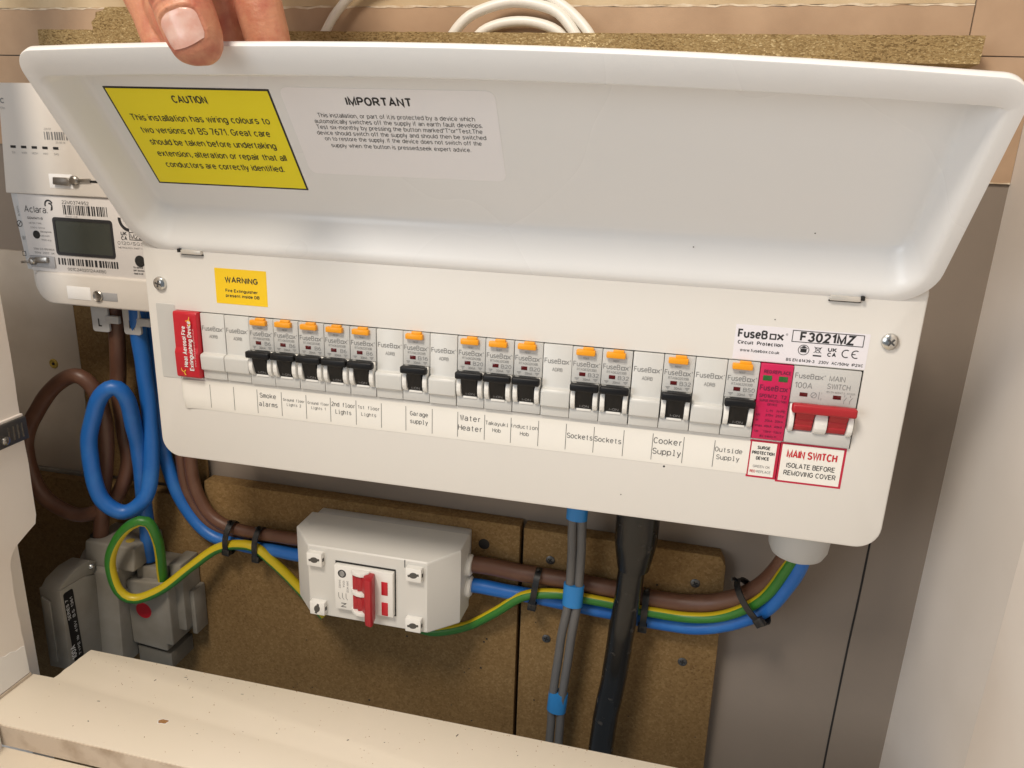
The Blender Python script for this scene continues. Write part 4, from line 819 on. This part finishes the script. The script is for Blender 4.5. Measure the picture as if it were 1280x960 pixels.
cable('earth_cable', [(112,85,-222),(135,85,-230),(156,84,-231),(184,82,-218),(208,79,-198),(230,77,-179),(253,76,-172),(271,76,-172),(321,76,-174),(356,75,-174),(384,70,-163),(404,62,-141),(414,54,-114),(419,47,-91),(419,43,-70)], 4.0, ['green_cable', 'yellow_cable'], 'green and yellow earth cable from isolator to the right gland', 'earth cables', stripe=(.55, Vector((0, .42, .9))))
GA = thing('twin_cable', (264, 72, -320), 'two grey cables bound with blue tape hanging below the fuse box', 'cable')
ga = [(264,68,-70),(266,68,-103),(267,66,-166),(262.5,68,-214),(259,70,-265),(259,72,-319),(260,74,-371)]; gb = [(271.5,68,-70),(273,68,-102),(273.8,66,-165),(270.5,67,-212),(266.8,69,-262),(266.6,71,-316),(268,73,-367)]
for q in (ga, gb):
    g = G(); g.tube(q, 3.5, seg=14); g.obj('cable', 'grey_cable', GA, smooth=70)
for x, y, z, a, h in ((268.8, 68, -95, 1, 7), (270.2, 66.2, -164.0, 1, 9.2), (263.2, 69.6, -265.5, 3, 9)):
    g = G(); M = Matrix.Translation((x, y, z)) @ Matrix.Rotation(math.radians(a), 4, 'Y'); ov = []
    for zz in (-h, -h+.3, h-.3, h): ov.append([M @ Vector((7.8*math.cos(k*math.pi/12)*(1 if abs(zz) < h else .99), 4.9*math.sin(k*math.pi/12), zz)) for k in range(24)])
    g.rings(ov, cap0=True, cap1=True); g.obj('blue_tape', 'blue_tape', GA, smooth=40)
AC = thing('armoured_cable', (305, 60, -330), 'thick black armoured cable with shroud below the fuse box', 'cable')
g = G(); g.tube([(313,60,-95),(313,60,-118),(311,60,-151),(308,60,-192),(306,60,-229),(303,60,-266),(301,60,-313),(302,60,-365)], 9.6, seg=24); g.obj('sheath', 'black_cable', AC, smooth=70)
g = G(); g.lathe([(15.6, 0), (15.6, 20), (15.2, 46), (14.0, 54), (12.0, 65), (11.4, 68), (9.4, 68)], (313, 60, -62.2), axis=(0, 0, -1), seg=32); g.obj('gland_shroud', 'black_cable', AC)

# cable ties
def tie(c, d, hh, hd, label, lean=0, hpos=0.15):
    c = Vector(c); d = Vector(d).normalized(); up = Vector((0, 0, 1)); up = (up-d*up.dot(d)).normalized(); fr = d.cross(up)
    if fr.y > 0: fr = -fr
    t = thing('cable_tie', tuple(c), label, 'cable tie', 'black cable ties')
    g = G(); n = 28; W = 2.4
    def ring(o, s_): return [c+d*s_+up*(hh+o)*math.sin(k*2*math.pi/n)+fr*(hd+o)*math.cos(k*2*math.pi/n)*(1.0 if True else 1) for k in range(n)]
    g.rings([ring(0, -W), ring(1.1, -W), ring(1.1, W), ring(0, W), ring(0, -W)]); g.obj('band', 'black_tie', t, smooth=40)
    M = FRAME(c+up*(-hh*.72)+fr*(hd*.62), d, fr)
    if M.determinant() < 0: M = FRAME(c+up*(-hh*.72)+fr*(hd*.62), -d, fr)
    g = G(); g.box(-3.4, 3.4, -1.6, 3.4, -3.2, 3.2, .6, M=M); h = g.obj('head', 'black_tie', t)
    g = G(); g.box(-1.2, 1.2, 3.1, 3.6, -1.4, 1.4, M=M); g.obj('head_slot', 'slot', h)
    g = G(); a = c+up*(hh+.6); g.tube([a+fr*2, a+up*2.6+fr*3.5, a+up*3.4+fr*7], 1.3, seg=8, step=1.5, squash=.5); g.obj('tail', 'black_tie', t)
tie((-28.3, 81, -170), (1, 0, -.12), 14.5, 9.5, 'black cable tie left of isolator, nearer the blue bend')
tie((-1, 81, -172), (1, 0, -.05), 14.5, 9.5, 'black cable tie just left of the isolator box')
tie((239, 81.5, -173), (1, 0, -.1), 16.5, 10.5, 'black cable tie right of isolator beside the grey cables')
tie((324, 81, -176), (1, 0, -.02), 16.5, 10.5, 'black cable tie just right of the black armoured cable')
tie((399, 68, -148), (.70, -.30, .72), 17.5, 10.5, 'black cable tie on the curve under the right gland')

# white flexes above the shelf edge
W_ = 'white_cable'
cable('white_flex', [(60,90,205),(63,90,219),(69,91,229),(77,94,243),(92,97,257),(120,98,266)], 3.0, W_, 'white flex rising beside the hand above the shelf edge', 'white flexes', base=(60, 90, 205))
cable('white_flex', [(152,90,205),(157,90,219),(164,90,231),(177,92,242),(200,95,248.5),(227,94,244),(241,91,232),(249,90,219),(252,90,205)], 3.4, W_, 'white flex forming the taller arch above the shelf edge', 'white flexes', base=(152, 90, 205))
cable('white_flex', [(166,96,205),(172,96,220),(180,96,231),(195,97,236.5),(214,97,236.5),(231,96,231),(241,96,220),(244,96,205)], 3.2, W_, 'white flex forming the low inner arch above the shelf edge', 'white flexes', base=(166, 96, 205))
cable('white_flex', [(190,98,275),(206,98,262),(226,97,251),(240,94,242),(252,90,230),(258,89,219),(261,89,205)], 3.2, W_, 'white flex slanting down from top behind the taller arch', 'white flexes', base=(261, 89, 205))

# ================================================================== HAND
def limb(g, pts, radii, sq=.86, n=18, flatdir=None):
    P, R = spline(pts, 1.6, radii); m = len(P); rings = []
    fd = Vector(flatdir or (0, -1, 0))
    for i in range(m):
        T = (P[min(i+1, m-1)]-P[max(i-1, 0)]).normalized(); v = (fd-T*fd.dot(T)).normalized(); u = T.cross(v)
        rings.append([P[i]+(u*math.cos(2*math.pi*k/n)+v*math.sin(2*math.pi*k/n)*sq)*R[i] for k in range(n)])
    g.rings(rings, cap0=True, cap1=True)
TH = [(96.0, -91.8, 185.6), (95.9, -92.2, 187.6), (95.4, -92.8, 191.2), (94.3, -93.6, 197), (92.2, -94.4, 204), (89.4, -94.8, 212), (85.6, -94, 221), (81, -90, 232), (75, -84, 246), (68, -74, 264), (62, -62, 286)]
THR = [4.0, 8.6, 11.6, 13.2, 13.8, 13.8, 14.2, 14.8, 14.4, 16, 20]
g = G()
limb(g, TH, THR, .80, flatdir=(.10, -.97, -.05))
limb(g, [(114, -57, 187), (113.8, -57.3, 188.5), (113, -58, 192.5), (110.8, -58.5, 203), (106, -58, 222), (99, -50, 246), (88, -38, 285)], [4, 8, 10.4, 11.4, 12, 12.6, 15], .92)
limb(g, [(90, -55, 187), (89.8, -55, 188.5), (88.5, -56, 192.5), (85, -55, 206), (80, -50, 228), (76, -42, 256), (72, -32, 290)], [4, 8, 10.4, 11.2, 12, 13, 16], .92)
limb(g, [(68, -54, 187), (67.6, -54, 188.5), (65.5, -54.5, 192.5), (58, -53, 206), (48, -48, 224), (50, -40, 254), (58, -30, 290)], [4, 8, 10.0, 11.0, 12.4, 13.4, 16], .92)
limb(g, [(48, -50, 188), (47.6, -50, 189.5), (45.5, -50, 194), (37, -47, 214), (28, -42, 234), (34, -32, 260), (44, -24, 292)], [4, 7, 8.6, 9.4, 10.8, 12, 15], .92)
limb(g, [(72, -46, 264), (66, -36, 286), (56, -22, 312), (42, 2, 350), (22, 40, 400)], [24, 34, 36, 30, 28], .62, flatdir=(.2, -.95, .1))
hand = g.obj('hand', 'skin', base=(70, -40, 300)); tag(hand, "hand gripping the lid's top edge with the thumb in front", 'hand')
rm = hand.modifiers.new('remesh', 'REMESH'); rm.mode = 'VOXEL'; rm.voxel_size = 0.0009; rm.use_smooth_shade = True
sm = hand.modifiers.new('smooth', 'SMOOTH'); sm.factor = .5; sm.iterations = 9
dg = bpy.context.evaluated_depsgraph_get(); me = bpy.data.meshes.new_from_object(hand.evaluated_get(dg)); hand.modifiers.clear(); old = hand.data; hand.data = me; me.name = 'hand'
if not me.materials: me.materials.append(MATS['skin'])
# knuckle creases, nail bed fold and fingertip ridge pressed into the thumb
HB = Vector((70, -40, 300))
ax = (Vector((85.6, -94, 221))-Vector((94.3, -93.6, 197))).normalized(); n0 = Vector((.10, -.97, -.05)); n0 = (n0-ax*n0.dot(ax)).normalized(); sd = ax.cross(n0)
NC = Vector((94.2, -93.6, 197.6))
for v in me.vertices:
    p = v.co/S+HB; q = p-NC; a = q.dot(ax); b = q.dot(sd); h = q.dot(n0)
    if abs(b) < 16 and -14 < a < 45 and h > 1:
        dz = 0
        for a0, amp, w, bend in ((14.2, .8, .7, .006), (16.6, 1.1, .8, .004), (18.6, .6, .6, .006), (21, .9, .8, .008), (25, .6, .8, .01), (12.4, .35, .5, .006)):
            aa = a-a0+bend*b*b*.6+.5*noise.noise((b*.2, a0, 0)); dz -= amp*math.exp(-(aa/w)**2)*max(0, 1-(b/13)**2)
        # fold around the nail
        u_ = b/9.4; w_ = (a-2.6)/7.4; r_ = (abs(u_)**3+abs(w_)**3)**(1/3)
        if w_ > -1.05: dz += .75*math.exp(-((r_-1.16)/.10)**2)*(1 if w_ > -.6 else .3)
        dz -= .5*math.exp(-(max(0, r_-.2)/.7)**2) if r_ < 1.1 else 0
        v.co += n0*dz*S
for p in me.polygons: p.use_smooth = True
# nail: a curved plate over the thumb tip
from mathutils.bvhtree import BVHTree
bvh = BVHTree.FromPolygons([v.co/S+HB for v in me.vertices], [tuple(p.vertices) for p in me.polygons])
g = G(); rows = []; NU, NV_ = 16, 18
for j in range(NV_+1):
    t_ = j/NV_; a = -3.6+13.0*t_; row = []
    half = 9.4*(1-.06*(1-t_)**2)*(max(0.0, 1-((t_-.55)/.47)**4)**.5 if t_ > .55 else 1)
    half = max(half, .6)
    if t_ < .12: half *= .90+.10*(t_/.12)
    for i in range(NU+1):
        b = -half+2*half*i/NU; aa = a-2.2*(1-(b/9.4)**2)*max(0, 1-t_/.5)
        o_ = NC+ax*aa+sd*b+n0*40; hit = bvh.ray_cast(o_, -n0)
        hgt = (hit[0]-NC).dot(n0) if hit[0] else 9
        edge = min(1.0, (1-abs(2*i/NU-1))*6)
        row.append(NC+ax*aa+sd*b+n0*(hgt+.10+.38*edge*(1 if t_ < .9 else .5)))
    rows.append(row)
Vv = [p for r in rows for p in r]; n = NU+1
g.add(Vv, [(i*n+k, i*n+k+1, (i+1)*n+k+1, (i+1)*n+k) for i in range(NV_) for k in range(NU)])
WP[hand] = HB; nail = g.obj('nail', 'nail', hand, smooth=80)
